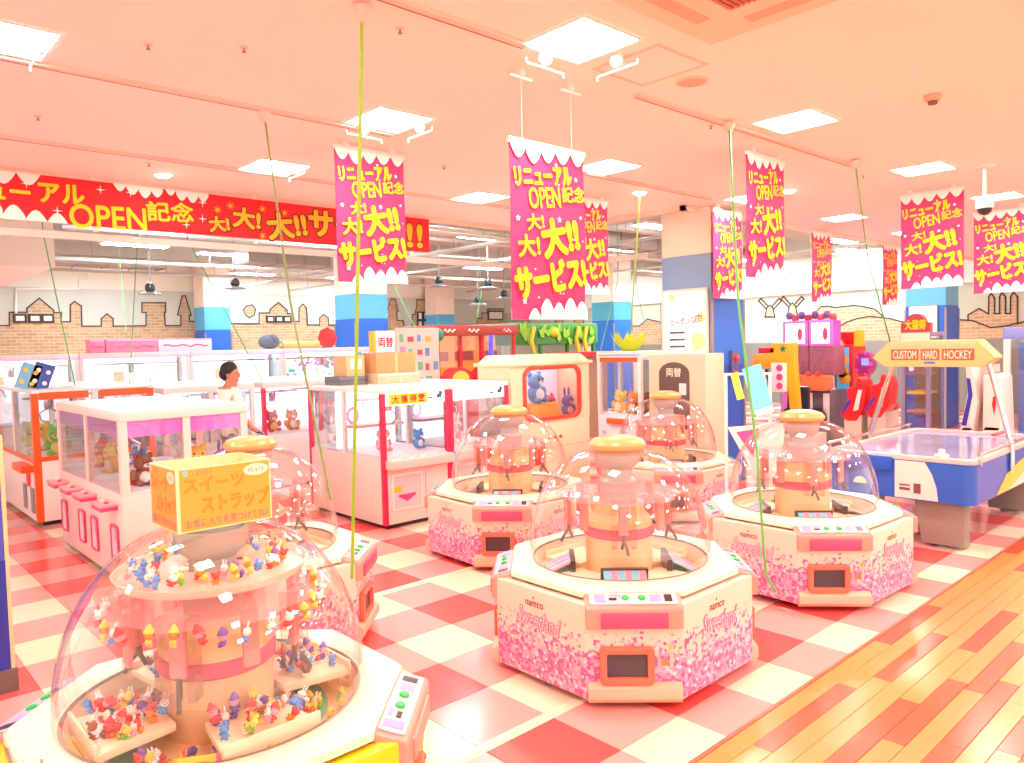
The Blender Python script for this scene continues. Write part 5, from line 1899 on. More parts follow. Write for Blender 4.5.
# ---- posters and alarm on the pillars
t = thing('light_poster', 'white framed coupon poster with red lettering on the blue pillar', 'poster', (5.68, 1.66, 2.12))
M = plane((-0.02, 0, 0), (0, -1, 0), (0, 0, 1))
mb = MB(M)
frame_ring(mb, rrect(-0.35, -0.43, 0.35, 0.42, 0.02), rrect(-0.32, -0.4, 0.32, 0.39, 0.01), 0.0, 0.03)
mb.build('frame', mat('poster_frame', (246, 226, 206), 0.4), t)
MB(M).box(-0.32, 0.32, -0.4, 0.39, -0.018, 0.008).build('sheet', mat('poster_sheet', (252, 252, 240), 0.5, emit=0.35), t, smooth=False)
lettering(t, M, mat('poster_red', (226, 80, 110), 0.5), ('クーポンGET!', -0.24, -0.04, 0.26, 0.07, {'rot': 0.14, 'z': 0.01, 'bold': 0.03}))
mb = MB(M)
for (x, y, r) in ((0.2, -0.25, 0.14), (0.24, 0.05, 0.08), (0.15, -0.36, 0.1), (-0.2, 0.32, 0.05)):
    mb.prism(circle(x, y, min(r, 0.31 - abs(x), 0.39 - abs(y)), 14), 0.008, 0.0085 + r * 0.002)
tag(mb.build('green_print', mat('poster_green', (196, 232, 160), 0.5), t, smooth=False), kind='stuff')
mb = MB(M)
for k in range(3):
    mb.box(-0.24, 0.0, -0.15 - 0.09 * k, -0.12 - 0.09 * k, 0.009, 0.0105)
mb.build('text_lines', mat('poster_grey', (90, 90, 100), 0.5), t, smooth=False)
p = aty(732, 365, 1.28)
t = thing('alarm_box', 'dark alarm box with two red lamps on the blue pillar', 'alarm box', (p.x, 1.28, p.z))
MB().box(-0.07, 0.07, -0.05, 0.0, -0.19, 0.19).build('box', mat('alarm_grey', (90, 92, 130), 0.4), t, bevel=0.008)
for z in (0.09, -0.12):
    mb = MB(plane((0.0, -0.05, z), (1, 0, 0), (0, 0, 1)))
    mb.lathe([(0.05, 0), (0.045, 0.03), (0.02, 0.05), (0, 0.053)], 16)
    mb.build('lamp', RED, t)
a, b = atx(909, 306, 13.85), atx(938, 372, 13.85)
t = thing('wall_poster', 'plain white poster on the far blue pillar', 'poster', (13.85, (a.y + b.y) / 2, (a.z + b.z) / 2))
w, h = min(abs(a.y - b.y), 0.7), abs(a.z - b.z)
MB().box(-0.03, 0, -w / 2, w / 2, -h / 2, h / 2).build('frame', GREY, t, smooth=False)
MB().box(-0.034, -0.03, -w / 2 + 0.02, w / 2 - 0.02, -h / 2 + 0.02, h / 2 - 0.02).build('sheet', mat('sheet_white', (255, 252, 250), 0.5), t, smooth=False)

# ---- boxes and the exchange sign on top of the central cabinets
zt = 1.46
CARD = mat('cardboard', (206, 152, 98), 0.7, var=0.05)
CARD2 = mat('cardboard_light', (226, 182, 130), 0.7, var=0.05)
a = [aty(u, 372, 3.85).x for u in (332, 341, 357, 394, 401)]
t = thing('grey_case', 'flat grey case lying under the small cardboard box', 'box', (a[0] + 0.01, 3.7, zt))
MB().box(0, 0.36, 0, 0.35, 0, 0.1).build('body', mat('case_grey', (110, 116, 128), 0.5), t, bevel=0.008)
MB().box(0, 0.36, -0.004, 0.354, 0.05, 0.056).build('lid_seam', DARK, t, smooth=False)
t = thing('snack_carton', 'patterned brown tray under the large cardboard box', 'box', (a[0] + 0.42, 3.55, zt))
MB().box(0, 0.62, 0, 0.4, 0, 0.12).build('body', mat('tray_brown', (206, 186, 150), 0.6, var=0.35, vscale=26), t, bevel=0.006)
MB().box(0.02, 0.6, -0.003, 0.0, 0.09, 0.115).build('rim_print', WHITE, t, smooth=False)
t = thing('cardboard_box', 'small light cardboard box with a white label', 'box', (a[1], 3.72, zt + 0.1))
MB().box(0, 0.24, 0, 0.3, 0, 0.24).build('carton', CARD2, t, bevel=0.004)
MB().box(0.05, 0.2, -0.003, 0, 0.08, 0.2).build('label_sheet', WHITE, t, smooth=False)
t = thing('cardboard_box', 'large brown cardboard box below the exchange sign', 'box', (a[0] + 0.43, 3.58, zt + 0.12))
MB().box(0, 0.56, 0, 0.33, 0, 0.24).build('carton', CARD, t, bevel=0.004)
MB().box(0.26, 0.3, -0.003, 0.333, 0.0, 0.243).build('tape', CARD2, t, smooth=False)
a_, b_ = aty(376, 331, 4.0), aty(395, 352, 4.0)
t = thing('exchange_sign', 'white box sign with red money exchange lettering', 'sign', ((a_.x + b_.x) / 2, 4.0, zt))
w = b_.x - a_.x
MB().box(-w / 2 + 0.02, -w / 2 + 0.05, 0.02, 0.05, 0, b_.z - zt).build('leg', GREY, t, smooth=False)
MB().box(w / 2 - 0.05, w / 2 - 0.02, 0.02, 0.05, 0, b_.z - zt).build('leg', GREY, t, smooth=False)
MB().box(-w / 2, w / 2, 0, 0.12, b_.z - zt, a_.z - zt).build('box', mat('sign_white', (255, 250, 246), 0.4, emit=0.3), t, bevel=0.006)
MB().box(-w / 2 - 0.03, -w / 2, 0, 0.12, b_.z - zt, a_.z - zt).build('side_cap', YELLOW, t, smooth=False)
lettering(t, plane((0, -0.001, 0), (1, 0, 0), (0, 0, 1)), mat('exchange_red', (214, 40, 60), 0.5),
          ('両替', -w * 0.42, b_.z - zt + 0.06, w * 0.42, b_.z - zt + 0.19, {'bold': 0.04}))

# ---- prize board
a, b = aty(396, 328, 5.0), aty(440, 380, 5.0)
t = thing('prize_board', 'pale notice board covered with prize pictures behind the boxes', 'notice board', (a.x, 5.0, 0))
w, h = b.x - a.x, a.z
MB().box(0, w, 0, 0.04, 0.1, h).build('board', mat('board_pale', (226, 206, 190), 0.6), t, bevel=0.004)
for x in (0.05, w - 0.05):
    MB().box(x - 0.03, x + 0.03, -0.2, 0.24, 0, 0.04).build('foot', GREY, t, smooth=False)
    MB().box(x - 0.02, x + 0.02, 0.0, 0.035, 0.03, 0.12).build('leg', GREY, t, smooth=False)
rr = random.Random(9)
pc = [mat('pr_%d' % i, c, 0.5) for i, c in enumerate(((120, 190, 140), (206, 80, 90), (110, 150, 200), (240, 190, 80), (150, 110, 90), (226, 150, 190)))]
for k in range(22):
    x, z = 0.04 + 0.15 * (k % 5) + rr.uniform(0, 0.03), h - 0.2 - 0.2 * (k // 5) + rr.uniform(-0.02, 0.02)
    if x + 0.11 < w:
        MB().box(x, x + rr.uniform(0.06, 0.11), -0.006, 0.0, z, z + rr.uniform(0.07, 0.13)).build('picture', pc[k % 6], t, smooth=False)

# ---- red and gold candy game
t = thing('candy_game', 'red and gold candy pusher game with rainbow domes', 'arcade game', (4.95, 6.0, 0))
W, D, H = 1.75, 1.0, 2.23
RG = mat('candy_red', (206, 36, 40), 0.3)
MB().box(0, W, 0, D, 0, 1.3).build('base', RG, t, bevel=0.02)
rf = MB().box(-0.05, W + 0.05, -0.06, D, 2.05, H).build('roof', mat('candy_brown', (176, 66, 44), 0.4), t, bevel=0.03)
mb = MB(plane((0, -0.062, 0), (1, 0, 0), (0, 0, 1)))
for x0 in (0.1, 0.62, 1.42):
    mb.tube([(x0 + 0.03 * k, 2.13 + 0.03 * math.sin(k * 1.9), 0.0) for k in range(9 if x0 < 1 else 7)], 0.012, 5)
tag(mb.build('script_print', ban_wht, rf), kind='stuff')
for k in range(5):
    m = (RG, RG, RG, mat('neon_blue', (70, 70, 250), 0.3, emit=1.5), RG)[k]
    x = (0.02, 0.5, 0.98, 1.2, W - 0.02)[k]
    MB().box(x - 0.03, x + 0.03, 0.0, 0.06, 1.3, 2.05).build('post', m, t, smooth=False)
MB().box(0.03, W - 0.03, 0.5, 0.55, 1.3, 2.05).build('gold_back', mat('candy_gold', (240, 160, 60), 0.4, emit=0.5), t, smooth=False)
MB().box(0.05, W - 0.05, 0.1, 0.5, 1.3, 1.36).build('candy_bed', mat('candy_bed', (206, 100, 70), 0.5, var=0.4, vscale=18), t, smooth=False)
for k in range(3):
    MB().box(0.08 + 0.56 * k, 0.46 + 0.56 * k, 0.3, 0.36, 1.62, 1.78).build('inner_shelf', mat('candy_shelf', (226, 120, 90), 0.4), t, smooth=False)
MB().box(0.03, W - 0.03, 0.01, 0.016, 1.3, 2.05).build('window_pane', PANE, t, smooth=False)
for cx in (0.32, 0.92, 1.45):
    mb = MB(plane((cx, -0.2, 1.3), (1, 0, 0), (0, 0, 1)))
    pts = [(0.28 * math.cos(PI * k / 14), 0.22 * math.sin(PI * k / 14)) for k in range(15)]
    mb.prism(pts, -0.2, 0.0)
    dm_ = mb.build('half_dome', RG, t, bevel=0.01)
    mb = MB(plane((cx, -0.202, 1.3), (1, 0, 0), (0, 0, 1)))
    mb.prism([(a_ * 0.65, b_ * 0.65 + 0.02) for a_, b_ in pts], -0.002, 0.002)
    mb.build('rainbow_print', mat('rainbow', (236, 200, 80), 0.4), dm_, smooth=False)
MB().box(-0.15, W, -0.45, 0.0, 1.2, 1.3).build('counter', YELLOW, t, bevel=0.01)
MB().box(-0.1, W, -0.4, 0.0, 0.0, 1.2).build('counter_base', RG, t, smooth=False)
mb = MB(Matrix.Translation((-0.1, -0.1, 2.06)))
mb.ball((0, 0, 0), (0.16, 0.1, 0.12), 12)
mb.build('leaf_ornament', mat('ornament_teal', (50, 130, 110), 0.4), t)

# ---- green jungle game
t = thing('jungle_game', 'green leafy coin game with yellow tubes', 'arcade game', (6.92, 6.3, 0))
W, D, H = 2.3, 1.0, 2.27
GL = mat('jungle_green', (70, 150, 60), 0.4, var=0.35, vscale=7)
MB().box(0, W, 0, D, 0, 1.3).build('base', mat('jungle_brown', (150, 110, 80), 0.5), t, bevel=0.02)
MB().box(-0.05, W + 0.05, -0.05, D, 1.86, H).build('roof', GL, t, bevel=0.04)
MB().box(0.05, W - 0.05, 0.3, 0.36, 1.3, 1.86).build('back_panel', mat('jungle_back', (190, 190, 170), 0.4, emit=0.2), t, smooth=False)
for x in (0.02, 0.75, 1.5, W - 0.02):
    MB().box(x - 0.03, x + 0.03, 0, 0.06, 1.3, 1.86).build('post', GL, t, smooth=False)
for x in (0.42, 1.66, 1.9):
    MB().tube([(x, -0.07, 1.3), (x + 0.06, -0.1, 1.6), (x - 0.04, -0.1, 1.95), (x + 0.05, -0.09, 2.2)], 0.045, 8).build('yellow_tube', mat('tube_yellow', (226, 206, 60), 0.35), t)
rr = random.Random(12)
lm = MB().add([(0, 0, 0), (0.07, -0.02, 0.08), (0, -0.03, 0.24), (-0.07, -0.02, 0.08)], [(0, 1, 2, 3)]).mesh('leaf', mat('leaf_light', (150, 210, 60), 0.4), smooth=False)
for k in range(22):
    o = link('leaf', lm, t)
    o.location = (rr.uniform(0.1, W - 0.1), -0.06 - 0.01 * (k % 3), rr.uniform(1.84, 2.1))
    o.rotation_euler = (0, rr.uniform(-1.3, 1.3), 0)
MB().ball((1.05, -0.06, 2.1), (0.12, 0.06, 0.1), 12).build('badge', YELLOW, t)
MB().box(0.8, W, -0.5, -0.06, 1.62, 1.7).build('red_canopy', RED, t, bevel=0.01)
MB().box(0.9, W - 0.1, -0.4, 0.0, 0.0, 1.62).build('canopy_box', mat('jungle_brown', (150, 110, 80)), t, smooth=False)

# ---- air hockey table
HX0, HX1, HY0, HY1 = 4.5, 6.7, -2.0, -0.74
t = thing('air_hockey_table', 'blue and white air hockey table with overhead scoreboard', 'air hockey table', (HX0, HY0, 0))
W, D = HX1 - HX0, HY1 - HY0
HB = mat('hockey_blue', (34, 92, 190), 0.3)
HW = mat('hockey_white', (236, 216, 206), 0.35)
MB().prism(rrect(0, 0, W, D, 0.1), 0.42, 0.77).build('body', HB, t, angle=50)
pts = [(0.0, -0.17)] + [(0.3 + 0.12 * math.sin(PI * k / 10 / 2), -0.17 + 0.33 * k / 10) for k in range(0)] 
mb = MB(plane((-0.004, 0.64, 0.6), (0, -1, 0), (0, 0, 1)))
mb.prism([(0.0, -0.17), (0.36, -0.17), (0.345, -0.05), (0.31, 0.06), (0.25, 0.165), (0.0, 0.165)], 0.0, 0.004)
mb.build('white_panel', HW, t, smooth=False)
mb = MB(plane((-0.009, 0.64, 0.6), (0, -1, 0), (0, 0, 1)))
for (x0, x1, y0, y1) in ((0.04, 0.13, -0.06, -0.045), (0.04, 0.13, -0.1, -0.075), (0.16, 0.22, -0.12, -0.03)):
    mb.box(x0, x1, y0, y1, 0, 0.002)
tag(mb.build('instruction_print', mat('instr', (120, 70, 70), 0.5), t, smooth=False), kind='stuff')
mb = MB(plane((-0.005, 0.95, 0.52), (0, -1, 0), (0, 0, 1)))
mb.prism([(0.06 * math.cos(PI * k / 10), 0.06 * math.sin(PI * k / 10)) for k in range(11)], 0, 0.006)
mb.build('half_disc_print', CREAM, t, smooth=False)
MB().box(-0.03, 0.02, 0.66, D - 0.1, 0.66, 0.79).build('goal_box', mat('goal_blue', (28, 84, 190), 0.3), t, bevel=0.01)
mb = MB(plane((0.2, -0.004, 0.6), (1, 0, 0), (0, 0, 1)))
mb.prism([(0.4, -0.17), (1.8, -0.17), (1.8, 0.13), (1.1, 0.05), (0.7, -0.02)], 0, 0.004)
mb.build('yellow_swoosh', mat('swoosh', (246, 190, 80), 0.4), t, smooth=False)
mb = MB(plane((0.2, -0.004, 0.6), (1, 0, 0), (0, 0, 1)))
mb.prism([(0.75, -0.17), (1.8, -0.17), (1.8, -0.06), (1.2, -0.08)], 0.005, 0.008)
mb.build('white_swoosh', HW, t, smooth=False)
mb = MB()
frame_ring(mb, rrect(-0.01, -0.01, W + 0.01, D + 0.01, 0.11), rrect(0.05, 0.05, W - 0.05, D - 0.05, 0.08), 0.77, 0.815)
mb.build('rim', mat('rim_grey', (206, 190, 184), 0.3), t, bevel=0.012)
MB().prism(rrect(0.045, 0.045, W - 0.045, D - 0.045, 0.05), 0.765, 0.785).build('playing_surface', mat('ice_surface', (150, 150, 186), 0.06), t, smooth=False)
MB().box(W - 0.5, W - 0.12, 0.3, 0.34, 0.83, 0.85).build('red_bar', RED, t, bevel=0.006)
mal = MB().lathe([(0.0, 0.785), (0.06, 0.785), (0.06, 0.80), (0.025, 0.81), (0.025, 0.85), (0.0, 0.855)], 18, cx=0.3, cy=0.35).build('mallet', CREAM, t)
for (lx, ly) in ((0.14, 0.27), (W - 0.14, 0.27), (0.14, D - 0.27), (W - 0.14, D - 0.27)):
    mb = MB()
    s_ = 1 if lx < 1 else -1
    mb.prism([(lx - 0.06, ly - 0.17), (lx + 0.1, ly - 0.17), (lx + 0.1, ly + 0.17), (lx - 0.06, ly + 0.17)], 0.03, 0.43, 0,
             top=[(lx - 0.06, ly - 0.17), (lx + 0.1, ly - 0.17), (lx + 0.1, ly + 0.24), (lx - 0.06, ly + 0.24)])
    lg = mb.build('leg', mat('leg_grey', (140, 130, 120), 0.5), t, bevel=0.008)
    MB().lathe([(0.08, 0), (0.08, 0.015), (0.03, 0.035)], 16, cx=lx + 0.02, cy=ly).build('foot_pad', GREY, lg)
hx = 1.0
for (y0, y1) in ((-0.02, 0.18), (D + 0.02, D - 0.24)):
    MB().tube([(hx, y0, 0.6), (hx, y0, 0.83), (hx, y1, 1.64)], 0.024, 10).build('scoreboard_post', CHROME, t)
for k, y in enumerate((-0.02, D + 0.02)):
    MB().tube([(0.05, y, 0.86), (W - 0.05, y, 0.86)], 0.014, 8).build('side_rail', CHROME, t)
    for x in (0.1, W - 0.1):
        MB().tube([(x, y, 0.76), (x, y, 0.86)], 0.01, 6).build('rail_stub', CHROME, t)
mb = MB(plane((hx - 0.12, 0.0, 0.0), (0, -1, 0), (0, 0, 1)))
yy = lambda v: -(v - HY0)
mb.prism([(yy(-0.98), 1.83), (yy(-0.80), 1.66), (yy(-0.93), 1.57), (yy(-1.80), 1.57), (yy(-1.92), 1.66), (yy(-1.76), 1.83)][::-1], -0.24, 0.0)
hd_ = mb.build('scoreboard', mat('scoreboard_tan', (246, 190, 120), 0.4), t, bevel=0.012)
Mh = plane((hx - 0.121, 0, 0), (0, -1, 0), (0, 0, 1))
mb = MB(Mh)
for k in range(18):
    mb.prism(circle(yy(-1.0 - 0.042 * k), 1.785, 0.014, 8), 0.0, 0.006)
tag(mb.build('score_lamps', mat('score_lamp', (206, 190, 180), 0.4), hd_, smooth=False), kind='stuff')
for k, wrd in enumerate(('CUSTOM', 'HARD', 'HOCKEY')):
    y0, y1 = ((-0.99, -1.25), (-1.27, -1.44), (-1.46, -1.74))[k]
    MB(Mh).box(yy(y0), yy(y1), 1.635, 1.745, 0.0, 0.003).build('word_plate', mat('word_red', (236, 90, 60), 0.4), hd_, smooth=False)
    lettering(hd_, Mh, mat('word_cream', (255, 220, 190), 0.5), (wrd, yy(y0) + 0.02, 1.65, yy(y1) - 0.02, 1.73, {'z': 0.004, 'bold': 0.02}))
MB(Mh).box(yy(-1.3), yy(-1.4), 1.60, 1.622, 0.0, 0.003).build('badge', BLUE, hd_, smooth=False)

# ---- prize tower with an arched header
p0, p1 = atx(901, 350, 8.0), atx(930, 350, 8.0)
t, xs, ys = cabinet('slim glass prize tower with an arched red and yellow header', 8.0, 8.5, p1.y, p0.y, 1.92, 0.35, 1, 1, mat('tower_grey', (130, 120, 150), 0.4), mat('tower_grey', (130, 120, 150)),
                    mat('tower_grey', (130, 120, 150)), toph=0.06, pw_=0.05, inner=False, name='prize_tower', cat='arcade game')
w = p0.y - p1.y
M = plane((-0.002, w / 2, 1.92), (0, -1, 0), (0, 0, 1))
hdr = MB(M).prism([(-w / 2, 0), (w / 2, 0), (w / 2, 0.12)] + [(w * 0.34 * math.cos(a), 0.12 + 0.12 * math.sin(a)) for a in [PI * k / 10 for k in range(11)]] + [(-w / 2, 0.12)], -0.1, 0.0).build('header_sign', mat('header_maroon', (176, 60, 70), 0.4), t, smooth=False)
lettering(hdr, M, ban_yel, ('大獲得', -w * 0.36, 0.03, w * 0.36, 0.16, {'z': 0.004, 'bold': 0.05}))
MB(M).box(-w / 2, w / 2, -0.12, -0.01, 0.0, 0.006).build('notice', CREAM, t, smooth=False)
for k, z in enumerate((0.6, 0.85, 1.1, 1.35, 1.58)):
    MB().box(0.06, 0.44, 0.05, w - 0.05, z, z + 0.03).build('shelf', (YELLOW, mat('shelf_red', (176, 110, 90)), YELLOW, mat('shelf_red', (176, 110, 90)), YELLOW)[k], t, smooth=False)
MB().box(0.08, 0.42, 0.08, w - 0.08, 0.63, 0.8).build('prize_crate', blue_d, t, bevel=0.01)
MB().box(0.44, 0.46, 0.04, w - 0.04, 0.4, 1.84).build('back_panel', mat('tower_back', (150, 130, 120), 0.4), t, smooth=False)

# ---- yellow ride with stripes
X = 7.0
t0 = [(754.6, 354.4), (767, 353.6), (774, 343.4), (794, 342.6), (794, 360), (799, 425), (791, 425), (786, 369), (770, 368), (754.6, 369)]
t = thing('digger_ride', 'yellow digger ride with black and white stripes beside the pillar', 'arcade game', (0, 0, 0))
YD = mat('digger_yellow', (250, 170, 20), 0.35)
traced(t0, X, X + 0.12).build('side_frame', YD, t, bevel=0.012)
traced([(u - 2, v) for u, v in t0], X + 0.75, X + 0.87).build('side_frame', YD, t, bevel=0.012)
a, b = atx(757, 369, X), atx(769, 383, X)
for k in range(5):
    y0 = a.y + (b.y - a.y) * k / 5
    y1 = a.y + (b.y - a.y) * (k + 1) / 5
    MB().add([(X + 0.02, y0, b.z), (X + 0.02, y1, b.z), (X + 0.02, y1 + 0.04, a.z), (X + 0.02, y0 + 0.04, a.z), (X + 0.06, y0, b.z), (X + 0.06, y1, b.z), (X + 0.06, y1 + 0.04, a.z), (X + 0.06, y0 + 0.04, a.z)],
             [(0, 1, 2, 3), (7, 6, 5, 4), (0, 4, 5, 1), (1, 5, 6, 2), (2, 6, 7, 3), (3, 7, 4, 0)]).build('hazard_stripe', DARK if k % 2 == 0 else WHITE, t, smooth=False)
a, b = atx(771, 363, X - 0.1), atx(784, 392, X - 0.1)
wb_ = MB().box(X - 0.1, X, b.y, a.y, b.z, a.z).build('control_box', mat('box_cream', (244, 226, 206), 0.4), t, bevel=0.01)
for k in range(3):
    mb = MB(plane((X - 0.101, (a.y + b.y) / 2 - 0.03, b.z + 0.08 + 0.12 * k), (0, -1, 0), (0, 0, 1)))
    mb.prism(circle(0, 0, 0.045, 12), 0, 0.008)
    mb.build('heart_print', MAG, wb_, smooth=False)
a, b = atx(754, 385, X), atx(800, 430, X)
MB().box(X, X + 0.8, b.y, a.y, 0.0, 0.55).build('base', mat('ride_grey', (206, 190, 176), 0.5), t, bevel=0.03)
MB().box(X + 0.3, X + 0.7, b.y + 0.1, a.y - 0.15, 0.55, 0.75).build('seat', DARK, t, bevel=0.04)
MB().box(X + 0.55, X + 0.62, b.y + 0.15, a.y - 0.2, 0.75, 1.2).build('seat_back', DARK, t, bevel=0.02)
p = atx(783, 349, X)
mb = MB(plane((X - 0.002, p.y, p.z), (0, -1, 0), (0, 0, 1)))
mb.prism(star(0, 0, 0.06), 0, 0.003)
mb.build('emblem', mat('emblem_green', (40, 130, 90), 0.5), t, smooth=False)
p = atx(763, 352, X - 0.05)
MB().box(X + 0.0, X + 0.12, p.y - 0.14, p.y + 0.1, p.z - 0.02, p.z + 0.06).build('roof_sign', RED, t, bevel=0.01)

# ---- two kids' screen games with pink frames
X = 9.0
for k, (ua, ub) in enumerate(((780, 806), (806, 831))):
    a, b = atx(ua + 0.4, 345, X), atx(ub - 0.4, 345, X)
    w = a.y - b.y
    t = thing('screen_game', 'purple-framed screen game with crown ornament, %s' % ('next to the yellow digger ride' if k == 0 else 'next to the red bowl cabinet'), 'arcade game', (X, b.y, 0))
    MB().box(0, 0.6, 0, w, 0, 1.05).build('base', mat('game_grey', (90, 84, 100), 0.4), t, bevel=0.01)
    MB().box(-0.01, 0.0, 0.02, w * 0.3, 0.55, 1.0).build('side_panel', WHITE, t, smooth=False)
    MB().box(-0.01, 0.0, w * 0.75, w - 0.02, 0.55, 1.0).build('side_panel', WHITE if k else PURP, t, smooth=False)
    cs = MB().box(-0.22, 0.1, 0.0, w, 1.05, 1.28).build('console', mat('console_orange', (226, 110, 60), 0.4), t, bevel=0.03)
    for y in (0.12, w - 0.12):
        MB().ball((-0.18, y, 1.3), 0.05, 10).build('knob', RED, cs)
    MB().box(0.1, 0.5, 0.0, w, 1.28, 1.74).build('screen_housing', mat('housing_ornate', (150, 90, 110), 0.4, var=0.5, vscale=14), t, bevel=0.01)
    sc_ = MB().box(0.08, 0.1, 0.0, w, 1.74, 2.15).build('screen_frame', PURP, t, bevel=0.008)
    MB().box(0.1, 0.4, 0.02, w - 0.02, 1.74, 2.14).build('screen_body', mat('housing_purple', (170, 80, 190)), t, smooth=False)
    MB().box(0.07, 0.082, 0.05, w - 0.05, 1.78, 2.11).build('screen', mat('screen_lilac', (226, 228, 250), 0.3, emit=0.7), sc_, smooth=False)
    M = plane((0.069, w * 0.3, 1.93), (0, -1, 0), (0, 0, 1))
    mb = MB(M)
    mb.prism(circle(0, 0, 0.04, 12, 0.1), 0, 0.002)
    mb.build('screen_picture', mat('pic_red', (210, 70, 110), 0.4), sc_, smooth=False)
    for j in range(4):
        y = w * (j + 0.5) / 4
        mb = MB()
        mb.ball((0.2, y, 2.19 + 0.05 * (j % 2)), (0.06, 0.06, 0.07), 10)
        mb.build('crown_ornament', mat('orn_violet', (130, 80, 150), 0.4) if j % 2 else mat('orn_red', (200, 70, 90), 0.4), t)
    mb = MB(plane((-0.06, w / 2, 0.62), (0, -1, 0), (0, 0, 1)))
    mb.lathe([(0.14, -0.03), (0.16, 0), (0.14, 0.03), (0.12, 0.03), (0.12, -0.03)], 20, closed=True)
    mb.build('steering_wheel', DARK, t)

# ---- red bowl cabinet with blue poster
X = 9.75
a, b = atx(834.5, 345, X), atx(853, 345, X)
w = a.y - b.y
t = thing('bowl_cabinet', 'red cabinet with bowl top and bright blue fruit poster', 'arcade game', (X, b.y, 0))
MB().box(0, 0.5, 0, w, 0, 1.75).build('body', mat('bowl_red', (200, 44, 44), 0.4), t, bevel=0.02)
mb = MB()
mb.lathe([(w * 0.3, 1.75), (w * 0.55, 1.85), (w * 0.6, 1.95), (w * 0.56, 1.95), (w * 0.28, 1.8)], 20, cx=0.25, cy=w / 2)
mb.build('bowl', RED, t)
ps = MB().box(-0.02, 0.0, w * 0.22, w * 0.85, 1.0, 1.7).build('poster', mat('poster_sky', (70, 180, 230), 0.4, emit=0.3), t, smooth=False)
for (y, z, r) in ((0.5, 1.5, 0.09), (0.6, 1.32, 0.11), (0.42, 1.2, 0.1)):
    mb = MB(plane((-0.022, w * y, z), (0, -1, 0), (0, 0, 1)))
    mb.prism(circle(0, 0, r, 14), 0, 0.002)
    mb.build('fruit_print', mat('fruit_orange', (250, 190, 50), 0.4), ps, smooth=False)
MB().box(-0.05, 0.0, 0.05, w - 0.05, 0.75, 0.9).build('prize_flap', blue_d, t, smooth=False)
p = atx(859, 343, X)
MB().box(0.0, 0.02, p.y - b.y - 0.08, p.y - b.y + 0.08, 1.72, 1.98).build('price_sign', YELLOW, t, smooth=False)

# ---- racing rig: display on a stand, two red seats
X = 8.6
t = thing('racing_display', 'round purple racing display ringed with coloured lamps', 'arcade game', (0, 0, 0))
c = atx(863, 364, X + 0.85)
MB(plane(c, (0, -1, 0), (0, 0, 1))).prism(circle(0, 0, 0.14, 20, 0.2), -0.2, 0).build('display_housing', mat('disp_violet', (150, 50, 130), 0.35), t, bevel=0.02)
mb = MB(plane(c, (0, -1, 0), (0, 0, 1)))
mb.box(-0.02, 0.09, -0.02, 0.09, 0.0, 0.01)
mb.build('screen', mat('disp_blue', (120, 130, 250), 0.3, emit=0.8), t, smooth=False)
for k in range(10):
    a_ = 2 * PI * k / 10
    mb = MB(plane(c, (0, -1, 0), (0, 0, 1)))
    mb.lathe([(0.025, 0), (0.02, 0.02), (0, 0.024)], 10, cx=0.12 * math.cos(a_), cy=0.175 * math.sin(a_))
    mb.build('lamp', (mat('lamp_magenta', (240, 50, 150), 0.3, emit=0.6), RED)[k % 2], t)
MB().box(c.x + 0.02, c.x + 0.14, c.y - 0.06, c.y + 0.06, 0.0, c.z - 0.15).build('stand', RED, t, bevel=0.01)
MB().box(c.x - 0.15, c.x + 0.3, c.y - 0.25, c.y + 0.25, 0.0, 0.06).build('stand_foot', RED, t, bevel=0.01)
seat = [(847, 388), (855, 385.5), (857, 376.5), (863.5, 380), (866, 389), (864, 409), (856, 421), (846, 421), (839, 414), (847, 401)]
for k in range(2):
    du, dv = (0, 0) if k == 0 else (24, -3)
    XX = X - 0.1 if k == 0 else X - 0.14
    t = thing('racing_game', 'red racing seat with blue flame stripe, %s' % ('in front of the round purple display' if k == 0 else 'next to the hockey scoreboard post'), 'arcade game', (0, 0, 0))
    traced([(u + du, v + dv) for u, v in seat], XX, XX + 0.32).build('seat_shell', RED, t, bevel=0.03, seg=3)
    traced([(858 + du, 390 + dv), (862 + du, 390 + dv), (858 + du, 410 + dv), (853 + du, 411 + dv)], XX - 0.012, XX).build('white_stripe', WHITE, t, smooth=False)
    traced([(852 + du, 398 + dv), (850 + du, 404 + dv), (843 + du, 414 + dv), (841 + du, 413 + dv), (846 + du, 403 + dv)], XX - 0.01, XX).build('blue_flame', mat('flame_blue', (90, 60, 170), 0.4), t, smooth=False)
    q = atx(852 + du, 418 + dv, XX)
    MB().box(XX + 0.02, XX + 0.5, q.y - 0.13, q.y + 0.13, 0.0, q.z + 0.05).build('seat_base', mat('ride_grey', (206, 190, 176)), t, bevel=0.02)
    MB().box(XX + 0.3, XX + 0.55, q.y - 0.12, q.y + 0.12, q.z + 0.05, q.z + 0.15).build('seat_cushion', mat('cushion_red', (190, 30, 34), 0.5), t, bevel=0.03)

